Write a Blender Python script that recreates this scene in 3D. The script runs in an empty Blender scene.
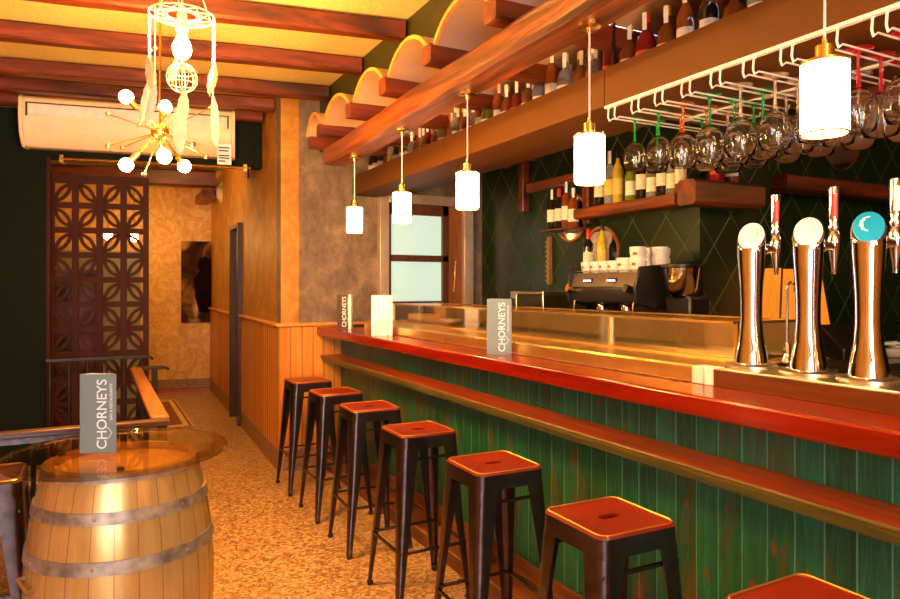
import bpy, math, random
from math import sin, cos, pi, radians, sqrt, atan2
from mathutils import Vector, Matrix
R = random.Random(7)
COL = bpy.context.scene.collection
H = 1.42
TH = math.atan(355/675.)          # the view turns this far right of the bar's direction

# ------------------------------------------------------------------ helpers
class MB:
    def __init__(s): s.v = []; s.f = []; s.M = None
    def add(s, vs, fs):
        o = len(s.v)
        for p in vs:
            p = Vector(p)
            if s.M is not None: p = s.M @ p
            s.v.append(p)
        for f in fs: s.f.append([i+o for i in f])
        return s
    def box(s, x0, x1, y0, y1, z0, z1):
        return s.add([(x0,y0,z0),(x1,y0,z0),(x1,y1,z0),(x0,y1,z0),(x0,y0,z1),(x1,y0,z1),(x1,y1,z1),(x0,y1,z1)],
                     [(0,3,2,1),(4,5,6,7),(0,1,5,4),(1,2,6,5),(2,3,7,6),(3,0,4,7)])
    def loft(s, rings, caps=True, closed=False):
        n = len(rings[0]); vs = [p for r in rings for p in r]; fs = []
        m = len(rings)
        for i in range(m if closed else m-1):
            a = i*n; b = ((i+1) % m)*n
            for j in range(n):
                k = (j+1) % n
                fs.append((a+j, a+k, b+k, b+j))
        if caps and not closed:
            fs.append(tuple(range(n-1, -1, -1))); fs.append(tuple(range((m-1)*n, m*n)))
        return s.add(vs, fs)
    def prism(s, poly, axis, a, b):
        def P(p, t):
            if axis == 'x': return (t, p[0], p[1])
            if axis == 'y': return (p[0], t, p[1])
            return (p[0], p[1], t)
        return s.loft([[P(p, a) for p in poly], [P(p, b) for p in poly]])
    def lathe(s, prof, n=20, c=(0,0,0), caps=True, a0=0, a1=None):
        rings = []
        full = a1 is None
        for r, z in prof:
            if full: rings.append([(c[0]+max(r,1e-5)*cos(2*pi*i/n), c[1]+max(r,1e-5)*sin(2*pi*i/n), c[2]+z) for i in range(n)])
        if full: return s.loft(rings, caps)
        vs = []; fs = []
        for r, z in prof:
            for i in range(n+1):
                a = a0+(a1-a0)*i/n
                vs.append((c[0]+r*cos(a), c[1]+r*sin(a), c[2]+z))
        for i in range(len(prof)-1):
            for j in range(n): fs.append((i*(n+1)+j, i*(n+1)+j+1, (i+1)*(n+1)+j+1, (i+1)*(n+1)+j))
        return s.add(vs, fs)
    def tube(s, pts, r, n=8, caps=True, closed=False):
        pts = [Vector(p) for p in pts]; rs = r if isinstance(r, (list, tuple)) else [r]*len(pts)
        rings = []; up = None; m = len(pts)
        for i, p in enumerate(pts):
            if closed: t = pts[(i+1) % m]-pts[i-1]
            else: t = pts[min(i+1, m-1)]-pts[max(i-1, 0)]
            t.normalize()
            if up is None:
                up = Vector((0,0,1)) if abs(t.z) < .9 else Vector((1,0,0))
            u = (up - t*up.dot(t))
            if u.length < 1e-4: u = t.orthogonal()
            u.normalize(); w = t.cross(u); up = u
            rings.append([tuple(p+rs[i]*(u*cos(2*pi*k/n)+w*sin(2*pi*k/n))) for k in range(n)])
        return s.loft(rings, caps, closed)
    def ball(s, c, r, n=14, m=8, sz=1):
        return s.lathe([(r*sin(pi*i/m), -r*sz*cos(pi*i/m)) for i in range(m+1)], n, c)
    def build(s, name, mat, parent=None, smooth=35, bevel=0, kind=None):
        me = bpy.data.meshes.new(name)
        me.from_pydata([tuple(p) for p in s.v], [], s.f); me.validate()
        import bmesh
        bm = bmesh.new(); bm.from_mesh(me); bmesh.ops.recalc_face_normals(bm, faces=bm.faces); bm.to_mesh(me); bm.free()
        if smooth:
            me.shade_smooth(); me.set_sharp_from_angle(angle=radians(smooth))
        me.materials.append(mat)
        o = bpy.data.objects.new(name, me); COL.objects.link(o)
        if parent: o.parent = parent
        if bevel:
            b = o.modifiers.new('bevel', 'BEVEL'); b.width = bevel; b.segments = 2; b.limit_method = 'ANGLE'; b.angle_limit = radians(40)
        if kind: o['kind'] = kind
        return o

def tag(o, label, cat, group=None):
    o['label'] = label; o['category'] = cat
    if group: o['group'] = group
    return o
def thing(name, label, cat, loc=(0,0,0), rz=0, group=None):
    o = bpy.data.objects.new(name, None); COL.objects.link(o); o.empty_display_size = .05
    o.location = loc; o.rotation_euler = (0,0,rz)
    return tag(o, label, cat, group)
def copy_tree(o, parent=None):
    c = o.copy(); COL.objects.link(c)
    if parent: c.parent = parent
    for ch in list(o.children): copy_tree(ch, c)
    return c
USED = set()
def place(proto, loc, rz=0, label=None, group=None, sc=None):
    if proto.name in USED: o = copy_tree(proto)
    else: o = proto; USED.add(proto.name)
    o.location = loc; o.rotation_euler = (0,0,rz)
    if label: o['label'] = label
    if group: o['group'] = group
    if sc: o.scale = (sc, sc, sc)
    return o
def struct(name, mb, mat, smooth=35, bevel=0): return mb.build(name, mat, None, smooth, bevel, 'structure')
ORD = ['nearest','second','third','fourth','fifth','sixth','seventh','eighth','ninth','tenth','eleventh','twelfth','thirteenth','fourteenth','fifteenth','sixteenth','seventeenth','eighteenth','nineteenth','twentieth']

# ------------------------------------------------------------------ materials
class NT:
    def __init__(s, name):
        s.m = bpy.data.materials.new(name); s.m.use_nodes = True
        s.t = s.m.node_tree; s.b = s.t.nodes['Principled BSDF']; s._tc = None
    def n(s, typ, **kw):
        nd = s.t.nodes.new(typ)
        for k, v in kw.items(): setattr(nd, k, v)
        return nd
    def l(s, a, b): s.t.links.new(a, b)
    def tc(s):
        if s._tc is None: s._tc = s.n('ShaderNodeTexCoord')
        return s._tc.outputs['Object']
    def map(s, scale=(1,1,1), rot=(0,0,0), src=None):
        m = s.n('ShaderNodeMapping'); m.inputs['Scale'].default_value = scale; m.inputs['Rotation'].default_value = rot
        s.l(src or s.tc(), m.inputs[0]); return m.outputs[0]
    def noise(s, vec, scale=5, detail=3, rough=.5, dist=0):
        n = s.n('ShaderNodeTexNoise'); n.inputs['Scale'].default_value = scale; n.inputs['Detail'].default_value = detail
        n.inputs['Roughness'].default_value = rough; n.inputs['Distortion'].default_value = dist
        s.l(vec, n.inputs['Vector']); return n.outputs['Fac']
    def ramp(s, fac, stops, interp='LINEAR'):
        r = s.n('ShaderNodeValToRGB'); r.color_ramp.interpolation = interp
        e = r.color_ramp.elements
        while len(e) < len(stops): e.new(.5)
        for i, (p, c) in enumerate(stops):
            e[i].position = p; e[i].color = (*c, 1) if len(c) == 3 else c
        s.l(fac, r.inputs[0]); return r.outputs[0]
    def math(s, op, a, b=None, c=None):
        n = s.n('ShaderNodeMath', operation=op)
        for i, x in enumerate((a, b, c)):
            if x is None: continue
            if isinstance(x, (int, float)): n.inputs[i].default_value = x
            else: s.l(x, n.inputs[i])
        return n.outputs[0]
    def mix(s, fac, a, b, typ='MIX'):
        n = s.n('ShaderNodeMix', data_type='RGBA', blend_type=typ)
        for sock, x in ((n.inputs[0], fac), (n.inputs[6], a), (n.inputs[7], b)):
            if isinstance(x, (int, float)): sock.default_value = x
            elif isinstance(x, tuple): sock.default_value = (*x, 1)
            else: s.l(x, sock)
        return n.outputs[2]
    def bump(s, h, strength=.3, dist=.01):
        b = s.n('ShaderNodeBump'); b.inputs['Strength'].default_value = strength; b.inputs['Distance'].default_value = dist
        s.l(h, b.inputs['Height']); s.l(b.outputs[0], s.b.inputs['Normal'])
    def col(s, c):
        if isinstance(c, tuple): s.b.inputs['Base Color'].default_value = (*c, 1)
        else: s.l(c, s.b.inputs['Base Color'])
    def set(s, **kw):
        for k, v in kw.items(): s.b.inputs[k.replace('_', ' ')].default_value = v
        return s

def plain(name, c, rough=.5, metal=0, vary=.12, scale=14, **kw):
    t = NT(name); f = t.noise(t.tc(), scale, 3)
    t.col(t.ramp(f, [(.3, tuple(max(0, x*(1-vary)) for x in c)), (.7, tuple(min(1, x*(1+vary)) for x in c))]))
    t.set(Roughness=rough, Metallic=metal, **kw); return t.m
def emis(name, c, st):
    t = NT(name); f = t.noise(t.tc(), 30, 1)
    t.col(t.ramp(f, [(0, (.8,.8,.8)), (1, (.9,.9,.9))]))
    t.b.inputs['Emission Color'].default_value = (*c, 1); t.b.inputs['Emission Strength'].default_value = st
    return t.m
def wood(name, c1, c2, axis='y', rough=.45, k=1., bumpy=.15, dark=None):
    t = NT(name); sc = {'x': (1.2,14,14), 'y': (14,1.2,14), 'z': (14,14,1.2)}[axis]
    v = t.map(tuple(x*k for x in sc)); f = t.noise(v, 2.2, 5, .6, .6)
    colr = t.ramp(f, [(.3, c1), (.5, tuple((a+b)/2 for a, b in zip(c1, c2))), (.7, c2)])
    if dark:
        g = t.noise(t.map(tuple(x*k*.35 for x in sc)), 1.7, 3, .6, 1.)
        colr = t.mix(t.ramp(g, [(.5, (0,0,0)), (.68, (1,1,1))]), colr, dark)
    t.col(colr); t.set(Roughness=rough); t.bump(f, bumpy, .01); return t.m
def glassm(name, c=(1,1,1), rough=0., ior=1.45, trans=1.):
    t = NT(name); f = t.noise(t.tc(), 8, 1)
    t.col(t.ramp(f, [(0, c), (1, tuple(min(1, x*1.02) for x in c))]))
    t.set(Roughness=rough, IOR=ior, Transmission_Weight=trans); return t.m
def thin_glass(name, tint, spec=.12, k=1.):
    t = NT(name); g = t.n('ShaderNodeBsdfGlossy'); g.inputs['Roughness'].default_value = .02
    tr = t.n('ShaderNodeBsdfTransparent'); tr.inputs[0].default_value = (*tint, 1)
    mx = t.n('ShaderNodeMixShader'); fr = t.n('ShaderNodeFresnel'); fr.inputs[0].default_value = 1.5
    f = t.math('ADD', t.math('MULTIPLY', fr.outputs[0], k), t.math('MULTIPLY', t.noise(t.tc(), 3, 2), spec))
    t.l(f, mx.inputs[0]); t.l(tr.outputs[0], mx.inputs[1]); t.l(g.outputs[0], mx.inputs[2])
    t.l(mx.outputs[0], t.t.nodes['Material Output'].inputs[0]); return t.m

M = {}
# floor: small-grained terrazzo
t = NT('terrazzo'); vo = t.n('ShaderNodeTexVoronoi'); vo.inputs['Scale'].default_value = 75; t.l(t.tc(), vo.inputs['Vector'])
sp = t.n('ShaderNodeSeparateColor'); t.l(vo.outputs['Color'], sp.inputs[0])
cc = t.ramp(sp.outputs[0], [(0, (.06,.025,.01)), (.22, (.20,.10,.04)), (.55, (.42,.24,.10)), (.8, (.60,.38,.18)), (1, (.75,.54,.3))])
cc = t.mix(.22, cc, t.ramp(t.noise(t.tc(), 2.5, 4), [(.3, (.28,.13,.045)), (.7, (.55,.33,.14))]))
t.col(cc); t.set(Roughness=.3); M['floor'] = t.m
t = NT('granite_skirting'); vo = t.n('ShaderNodeTexVoronoi'); vo.inputs['Scale'].default_value = 110; t.l(t.tc(), vo.inputs['Vector'])
sp = t.n('ShaderNodeSeparateColor'); t.l(vo.outputs['Color'], sp.inputs[0])
t.col(t.ramp(sp.outputs[0], [(0, (.1,.05,.03)), (.5, (.24,.12,.06)), (1, (.4,.22,.11))])); t.set(Roughness=.4); M['granite'] = t.m
# wallpaper: plaster-look, mottled; side and facing walls share one, light painted into its tones
def paper(name, a, b, c_, sw=False):
    t = NT(name)
    n1 = t.noise(t.tc(), 5.5 if not sw else 4, 6, .65, .4 if not sw else 3.2); n2 = t.noise(t.map((30,30,9)), 1., 5, .7)
    colr = t.ramp(n1, [(.3, a), (.5, b), (.68, c_)]); colr = t.mix(t.ramp(n2, [(.45, (0,0,0)), (.75, (.5,.5,.5))]), colr, c_)
    t.col(colr); t.set(Roughness=.5); t.bump(n2, .35, .01); return t.m
M['paper'] = paper('mottled_wallpaper', (.105,.070,.048), (.165,.112,.078), (.30,.215,.14))
M['paper_side'] = paper('striated_wallpaper', (.30,.115,.008), (.44,.185,.015), (.60,.29,.035))
M['paper_far'] = paper('swirled_wallpaper', (.42,.18,.02), (.60,.30,.045), (.78,.48,.12), True)
# pine wainscot
t = NT('pine_boards'); s_ = t.n('ShaderNodeSeparateXYZ'); t.l(t.tc(), s_.inputs[0])
q = t.math('ADD', s_.outputs[0], s_.outputs[1]); cell = t.math('FLOOR', t.math('MULTIPLY', q, 11.))
wn = t.n('ShaderNodeTexWhiteNoise', noise_dimensions='1D'); t.l(cell, wn.inputs['W'])
f = t.noise(t.map((22,22,1.3)), 1.6, 4, .6, .5)
c1 = t.ramp(f, [(.3, (.42,.12,.010)), (.7, (.72,.29,.035))]); c2 = t.mix(.4, c1, t.ramp(wn.outputs[0], [(0, (.34,.10,.008)), (1, (.82,.36,.05))]))
kn = t.noise(t.map((9,9,4)), 1.3, 1); c2 = t.mix(t.ramp(kn, [(.72, (0,0,0)), (.76, (.8,.8,.8))]), c2, (.25,.07,.01))
t.col(c2); t.set(Roughness=.4); M['pine'] = t.m
# green stained boards of the bar
t = NT('green_stained_boards'); s_ = t.n('ShaderNodeSeparateXYZ'); t.l(t.tc(), s_.inputs[0])
cell = t.math('FLOOR', t.math('DIVIDE', s_.outputs[1], .088)); wn = t.n('ShaderNodeTexWhiteNoise', noise_dimensions='1D'); t.l(cell, wn.inputs['W'])
f = t.noise(t.map((14,46,3.2)), 1.5, 6, .72, .9)
c1 = t.ramp(f, [(.30, (.001,.018,.009)), (.5, (.002,.080,.036)), (.68, (.010,.23,.10))])
c1 = t.mix(.45, c1, t.ramp(wn.outputs[0], [(0, (.001,.035,.018)), (.5, (.003,.10,.045)), (1, (.010,.15,.075))]))
g = t.noise(t.map((5,9,3)), 1.1, 4, .6, .5); c1 = t.mix(t.ramp(g, [(.54, (0,0,0)), (.66, (.8,.8,.8))]), c1, (.085,.055,.012))
g2 = t.noise(t.map((9,22,9)), 1.0, 2, .5, .3); c1 = t.mix(t.ramp(g2, [(.66, (0,0,0)), (.73, (.8,.8,.8))]), c1, (.20,.032,.008))
t.col(c1); t.set(Roughness=.42); t.bump(f, .25, .01); M['green'] = t.m
M['seam'] = plain('pale_green_gap', (.13,.34,.19), .7)
M['slab'] = wood('varnished_red_wood', (.13,.005,.001), (.26,.012,.001), 'y', .16, .8, .03)
M['shelfwood'] = wood('red_brown_stained_wood', (.24,.022,.004), (.46,.070,.010), 'y', .36, .8, .05, (.10,.05,.01))
M['nosing'] = wood('olive_brown_moulding', (.045,.045,.006), (.13,.10,.015), 'y', .4, 1., .05)
M['stepwood'] = wood('dark_brown_plinth_wood', (.09,.025,.006), (.20,.06,.015), 'y', .4)
M['beam_y'] = wood('orange_brown_beam', (.05,.008,.0015), (.34,.075,.007), 'y', .42, .6, .9, (.04,.008,.002))
M['beam_x'] = wood('red_brown_beam', (.05,.009,.003), (.22,.038,.007), 'x', .45, .5, .5, (.04,.008,.003))
M['soffit'] = plain('ochre_brown_board', (.105,.034,.003), .55, 0, .06, 3, Specular_IOR_Level=.25)
M['soffit_under'] = M['soffit']
t = NT('straw_ceiling_board'); f = t.noise(t.map((90,30,30)), 1.5, 4, .7); g = t.noise(t.tc(), 2, 2)
cc = t.mix(.4, t.ramp(f, [(.35, (.62,.42,.12)), (.65, (.92,.72,.30))]), t.ramp(g, [(.3, (.7,.5,.18)), (.7, (.82,.62,.28))]))
t.col(cc); t.set(Roughness=.7); t.bump(f, .3, .005); M['ceil'] = t.m
M['vault'] = plain('smooth_vault_plaster', (.48,.28,.17), .55, 0, .10, 5)
M['vault_rim'] = plain('orange_brick_edge', (.75,.30,.05), .6, 0, .15, 12)
M['dkgreen'] = plain('dark_green_paint', (.0032,.007,.002), .7, 0, .3, 25, Specular_IOR_Level=.15)
M['olive'] = plain('olive_green_paint', (.035,.034,.005), .5, 0, .2, 9)
# diamond tiles
t = NT('dark_green_diamond_tiles'); s_ = t.n('ShaderNodeSeparateXYZ'); t.l(t.tc(), s_.inputs[0])
q = t.math('ADD', s_.outputs[0], s_.outputs[1])
u = t.math('ADD', t.math('DIVIDE', q, .29), t.math('DIVIDE', s_.outputs[2], .37)); w = t.math('SUBTRACT', t.math('DIVIDE', q, .29), t.math('DIVIDE', s_.outputs[2], .37))
def edge(x):
    fr = t.math('FRACT', t.math('ADD', x, 40.)); return t.math('MINIMUM', fr, t.math('SUBTRACT', 1., fr))
e = t.math('MINIMUM', edge(u), edge(w)); line = t.math('LESS_THAN', e, .013)
cv = t.n('ShaderNodeCombineXYZ'); t.l(t.math('FLOOR', u), cv.inputs[0]); t.l(t.math('FLOOR', w), cv.inputs[1])
wn = t.n('ShaderNodeTexWhiteNoise', noise_dimensions='3D'); t.l(cv.outputs[0], wn.inputs['Vector'])
base = t.mix(.5, t.ramp(wn.outputs[0], [(0, (.003,.014,.005)), (.6, (.008,.021,.006)), (1, (.024,.027,.006))]), t.ramp(t.noise(t.tc(), 9, 4), [(.3, (.003,.012,.004)), (.7, (.018,.028,.007))]))
t.col(t.mix(line, base, (.075,.12,.02))); t.set(Roughness=.34, Specular_IOR_Level=.3); t.bump(t.ramp(e, [(0, (0,0,0)), (.03, (1,1,1))]), .5, .006); M['tile'] = t.m
M['stool'] = plain('gunmetal', (.10,.072,.066), .24, .95, .3, 30)
M['seat'] = wood('copper_red_seat', (.15,.010,.002), (.21,.018,.004), 'x', .33, .5, .02)
M['gold_edge'] = plain('worn_gold_edge', (.75,.38,.06), .3, .8)
M['chrome'] = plain('chrome', (.80,.80,.82), .06, 1, .03)
M['steel'] = plain('brushed_steel', (.62,.56,.46), .28, 1, .08)
M['brass'] = plain('polished_brass', (.85,.52,.14), .2, 1, .05)
M['brassy'] = plain('golden_metal_trim', (.80,.50,.16), .25, .9, .08)
M['black'] = plain('black_plastic', (.012,.010,.010), .3)
M['blackmetal'] = plain('black_painted_metal', (.02,.012,.008), .4, .4)
M['white'] = plain('white_plastic', (.80,.76,.68), .35)
M['cream'] = plain('cream_plastic', (.80,.66,.42), .4, 0, .03)
M['ceramic'] = plain('white_ceramic', (.82,.80,.76), .15)
M['paperwhite'] = plain('white_paper', (.80,.86,.92), .7)
M['marble'] = plain('pale_marble', (.74,.66,.55), .25, 0, .12, 12)
M['lattice'] = wood('chestnut_lattice_wood', (.032,.006,.002), (.055,.010,.003), 'z', .6, .5, .03); M['lattice'].node_tree.nodes['Principled BSDF'].inputs['Specular IOR Level'].default_value = .15
M['wire'] = plain('white_coated_wire', (.85,.80,.78), .3)
M['glass'] = glassm('clear_glass', (1,.99,.98), 0, 1.42)
M['tabletop'] = thin_glass('smoked_table_glass', (.88,.80,.64), .02, .5)
M['caseglass'] = thin_glass('display_case_glass', (.97,.95,.90), .03, .6)
M['stave'] = None
t = NT('golden_oak_staves'); s_ = t.n('ShaderNodeSeparateXYZ'); t.l(t.tc(), s_.inputs[0])
an = t.math('ARCTAN2', s_.outputs[1], s_.outputs[0]); k = t.math('MULTIPLY', an, 26/(2*pi)); fr = t.math('FRACT', t.math('ADD', k, 40))
wn = t.n('ShaderNodeTexWhiteNoise', noise_dimensions='1D'); t.l(t.math('FLOOR', t.math('ADD', k, 40)), wn.inputs['W'])
f = t.noise(t.map((16,16,1.5)), 2, 5, .65, .5)
c1 = t.mix(.4, t.ramp(f, [(.3, (.40,.22,.055)), (.7, (.70,.44,.14))]), t.ramp(wn.outputs[0], [(0, (.42,.22,.05)), (1, (.72,.46,.15))]))
ln = t.math('LESS_THAN', t.math('MINIMUM', fr, t.math('SUBTRACT', 1., fr)), .02)
t.col(t.mix(ln, c1, (.24,.13,.05))); t.set(Roughness=.27, Metallic=.45); M['stave'] = t.m
M['hoop'] = plain('galvanised_hoop', (.30,.24,.18), .5, .6, .5, 22)
M['barrelhead'] = wood('barrel_head_wood', (.35,.17,.04), (.66,.38,.12), 'x', .5)
M['handrail'] = wood('worn_brown_handrail', (.20,.06,.015), (.42,.15,.04), 'y', .3)
M['teal'] = plain('grey_teal_card', (.155,.215,.20), .45, 0, .02)
M['browncard'] = plain('dark_brown_card', (.06,.025,.015), .4)
M['shade'] = emis('lit_opal_shade', (1,.57,.20), 40)
M['bulb'] = emis('lit_bulb', (1,.50,.12), 700)
M['bulb2'] = emis('lit_large_bulb', (1,.52,.14), 600)
M['bulb3'] = emis('lit_corridor_bulb', (1,.55,.15), 60)
M['feather'] = plain('cream_feather', (.80,.66,.42), .8)
M['feather2'] = plain('tan_feather', (.55,.36,.16), .8)
M['string'] = plain('cream_string', (.85,.75,.5), .8)
M['blacktop'] = plain('dark_stone_top', (.03,.02,.015), .2)

# ------------------------------------------------------------------ room shell
def sideX(y): return 1.27+.0348*(y-5.22)
mb = MB()
mb.box(-3.2,6.5,-3.2,3.2,-.12,0); mb.box(.28,6.5,3.2,6.15,-.12,0); mb.box(-3.2,-2.3,3.2,6.15,-.12,0); mb.box(-3.2,6.5,6.15,11,-.12,0)
struct('floor', mb, M['floor'])
mb = MB(); mb.box(-2.3,.28,3.05,6.2,-1.6,-1.5)
struct('floor_below', mb, M['floor'])
mb = MB(); mb.box(-2.3,.28,6.15,6.2,-1.5,-.12); mb.box(.28,.33,3.2,6.15,-1.5,-.12); mb.box(-2.35,-2.3,3.2,6.15,-1.5,-.12); mb.box(-2.3,.28,3.15,3.2,-1.5,-.12)
struct('wall_stairwell', mb, M['granite'])
mb = MB()
for i in range(6): mb.box(-2.0,.2,3.9+.36*i,3.9+.36*(i+1),-1.5,-.22-.19*i)
struct('trim_1', mb, M['floor'])
mb = MB(); mb.box(-3.2,1.585,-3.2,6.3,2.95,3.02)
struct('ceiling', mb, M['ceil'])
mb = MB(); mb.box(3.18,6.5,-3.2,3.1,2.62,2.68); mb.box(1.585,3.2,-3.2,-.56,2.62,2.68); mb.box(1.60,3.2,4.72,5.32,2.52,2.58); mb.box(3.0,3.2,-.56,5.32,2.60,2.68); struct('ceiling_bar', mb, plain('smooth_bar_ceiling', (.48,.28,.17), .6, 0, .08, 5))
mb = MB(); mb.box(-3.2,2.0,6.2,11,2.84,2.9)
struct('ceiling_corridor', mb, M['ceil'])
# boards' joints of the ceiling
# side wall (right of the corridor) with the doorway
def quadwall(y0, y1, z0, z1, x_off=0, th=.14):
    a, b = sideX(y0)+x_off, sideX(y1)+x_off
    return [[(a,y0,z0),(b,y1,z0),(b+th,y1,z0),(a+th,y0,z0)], [(a,y0,z1),(b,y1,z1),(b+th,y1,z1),(a+th,y0,z1)]]
DY0, DY1, DZ = 7.12, 7.68, 2.04
mb = MB()
mb.loft(quadwall(5.22,DY0,0,2.96)); mb.loft(quadwall(DY0,DY1,DZ,2.96)); mb.loft(quadwall(DY1,9.95,0,2.96))
struct('wall_side', mb, M['paper_side'])
mb = MB()
mb.loft(quadwall(5.225,DY0-.03,.16,1.115,-.018,.02)); mb.loft(quadwall(DY1+.03,9.9,.16,1.115,-.018,.02))
struct('trim_2', mb, M['pine'])
mb = MB()
for i in range(40):
    y = 5.30+i*.091
    if DY0-.05 < y < DY1+.05 or y > 9.85: continue
    mb.loft(quadwall(y, y+.006, .16, 1.1, -.0195, .004))
struct('trim_3', mb, plain('dark_board_groove', (.20,.06,.01), .8))
mb = MB()
mb.loft(quadwall(5.2,DY0-.02,1.115,1.14,-.045,.05)); mb.loft(quadwall(DY1+.02,9.9,1.115,1.14,-.045,.05))
struct('trim_4', mb, wood('pale_pine_cap', (.55,.20,.02), (.78,.34,.06), 'y', .35), bevel=.006)
mb = MB(); mb.loft(quadwall(5.2,DY0-.02,0,.16,-.022,.02)); mb.loft(quadwall(DY1+.02,9.9,0,.16,-.022,.02))
struct('baseboard_side', mb, M['granite'])
# door in the side wall
xd = sideX(7.4)
mb = MB(); mb.loft(quadwall(DY0,DY1,0,DZ,.09,.03)); d = struct('door_1', mb, M['blackmetal'])
mb = MB(); mb.loft(quadwall(DY0-.03,DY0+.035,0,DZ+.04,-.05,.16)); mb.loft(quadwall(DY1-.035,DY1+.03,0,DZ+.04,-.05,.16)); mb.loft(quadwall(DY0,DY1,DZ-.01,DZ+.04,-.05,.16))
mb.build('door_frame', wood('dark_door_frame', (.03,.012,.005), (.07,.025,.01), 'z'), d, bevel=.005)
mb = MB(); mb.tube([(xd+.08,DY0+.09,1.02),(xd+.03,DY0+.09,1.02),(xd+.03,DY0+.2,1.02)], .009)
mb.build('door_handle', M['steel'], d)
# wall facing the camera behind the bar's end, with the window
YF = 5.223
WX0, WX1, WZ0, WZ1 = 2.15, 2.86, .9, 2.12
mb = MB()
mb.box(1.27,WX0,YF,YF+.14,0,3.0); mb.box(WX1,3.25,YF,YF+.14,0,3.0); mb.box(WX0,WX1,YF,YF+.14,WZ1,3.0); mb.box(WX0,WX1,YF,YF+.14,0,WZ0)
struct('wall_far', mb, M['paper'])
mb = MB(); mb.box(1.255,1.76,YF-.02,YF,.16,1.115)
struct('trim_5', mb, M['pine'])
mb = MB()
for i in range(6): mb.box(1.34+i*.088,1.346+i*.088,YF-.0215,YF-.018,.16,1.11)
struct('trim_6', mb, bpy.data.materials['dark_board_groove'])
mb = MB(); mb.box(1.225,2.08,YF-.045,YF,1.115,1.14)
struct('trim_7', mb, bpy.data.materials['pale_pine_cap'], bevel=.006)
mb = MB(); mb.box(1.25,1.76,YF-.025,YF,0,.16)
struct('baseboard_far', mb, M['granite'])
# window: aluminium surround, dark frame, two frosted panes, brown jamb on the right
mb = MB(); mb.box(2.07,2.15,YF-.06,YF+.02,.9,2.20); mb.box(2.86,2.95,YF-.06,YF+.02,.9,2.20); mb.box(2.15,2.86,YF-.06,YF+.02,2.12,2.20)
win = struct('window_1', mb, plain('brushed_aluminium_surround', (.60,.48,.36), .35, .6, .1), bevel=.004)
mb = MB()
mb.box(2.15,2.18,YF-.03,YF+.05,.9,2.12); mb.box(2.66,2.72,YF-.03,YF+.05,.9,2.12); mb.box(2.15,2.72,YF-.03,YF+.05,2.03,2.12); mb.box(2.15,2.72,YF-.03,YF+.05,1.635,1.69); mb.box(2.15,2.72,YF-.03,YF+.05,1.25,1.30)
mb.build('window_frame', wood('dark_brown_window_frame', (.05,.015,.006), (.11,.035,.012), 'z'), win, bevel=.004)
mb = MB(); mb.box(2.72,2.86,YF-.02,YF+.04,.9,2.12)
mb.build('side_panel', wood('mid_brown_side_panel', (.16,.05,.012), (.30,.10,.025), 'z', .35), win)
t = NT('frosted_pane'); f = t.noise(t.tc(), 4, 2)
t.col(t.ramp(f, [(0, (.26,.36,.33)), (1, (.30,.40,.37))])); t.set(Roughness=.35); t.b.inputs['Emission Color'].default_value = (.46,.66,.56,1); t.b.inputs['Emission Strength'].default_value = .42  # emission put in for the pale light of the window
M['frost'] = t.m
for z0, z1 in ((1.69,2.03),(1.30,1.635)):
    mb = MB(); mb.box(2.18,2.66,YF+.0,YF+.012,z0,z1); mb.build('pane', M['frost'], win)
mb = MB()
for k in range(3): mb.tube([(2.765+.008*k,YF-.026,1.60-.05*k),(2.79-.012*k,YF-.026,1.56-.05*k),(2.775+.01*k,YF-.026,1.53-.05*k)], .004, 5)
mb.tube([(2.79,YF-.026,1.65),(2.772,YF-.026,1.38)], .004, 5)
mb.build('sticker', M['brassy'], win)
mb = MB(); mb.box(2.15,2.72,YF+.1,YF+.14,.9,2.12); struct('wall_behind_window', mb, M['dkgreen'])
# back-bar wall in dark green diamond tiles
XB = 3.071
mb = MB(); mb.box(XB,XB+.12,2.95,YF+.1,0,3.0); struct('wall_right', mb, M['tile'])
mb = MB(); mb.box(XB+.0,3.685,2.76,2.95,0,3.0); struct('wall_pillar', mb, M['tile'])
mb = MB(); mb.box(3.685,6.5,2.95,3.1,0,3.0); struct('wall_back_bar', mb, M['tile'])
mb = MB(); mb.box(6.4,6.5,-3.1,2.95,0,3.0); struct('wall_right_end', mb, M['dkgreen'])
# left wall, far corridor walls
mb = MB(); mb.box(-3.2,-3.1,-3.2,11,-1.5,3.0); struct('wall_left', mb, M['paper_side'])
def obY(x, y0=6.0): return y0-.18*(x-1.27)
def obwall(mb, x0, x1, z0, z1, y0, th=.12):
    a, b = obY(x0,y0), obY(x1,y0)
    mb.loft([[(x0,a,z0),(x1,b,z0),(x1,b+th,z0),(x0,a+th,z0)], [(x0,a,z1),(x1,b,z1),(x1,b+th,z1),(x0,a+th,z1)]])
mb = MB(); obwall(mb,-.33,1.40,2.46,2.96,6.0); obwall(mb,-3.2,-.33,-.0,2.96,6.0); struct('wall_transom', mb, M['dkgreen'])
mb = MB(); obwall(mb,-.345,-.318,0,2.47,5.985,.15); struct('trim_8', mb, M['lattice'])
mb = MB(); obwall(mb,-3.2,1.6,0,2.9,9.87); struct('wall_corridor_end', mb, M['paper_far'])
mb = MB(); obwall(mb,-3.1,1.41,0,.16,9.85,.02); struct('baseboard_corridor', mb, M['granite'])
mb = MB(); obwall(mb,-3.1,1.41,0,.035,9.75,.1); struct('trim_9', mb, plain('red_brown_floor_strip', (.30,.06,.015), .4))
# added storefront, unseen: piers, header, sill; openings placed for the daylight they admit
mb = MB()
mb.box(-3.2,6.5,-3.2,-3.1,2.6,3.02); mb.box(-3.2,6.5,-3.2,-3.1,0,.45)
for x0, x1 in ((-3.2,-3.05),(-1.75,-1.5),(-.3,6.5)): mb.box(x0,x1,-3.2,-3.1,.45,2.6)
struct('wall_storefront', mb, M['paper_side'])
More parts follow.
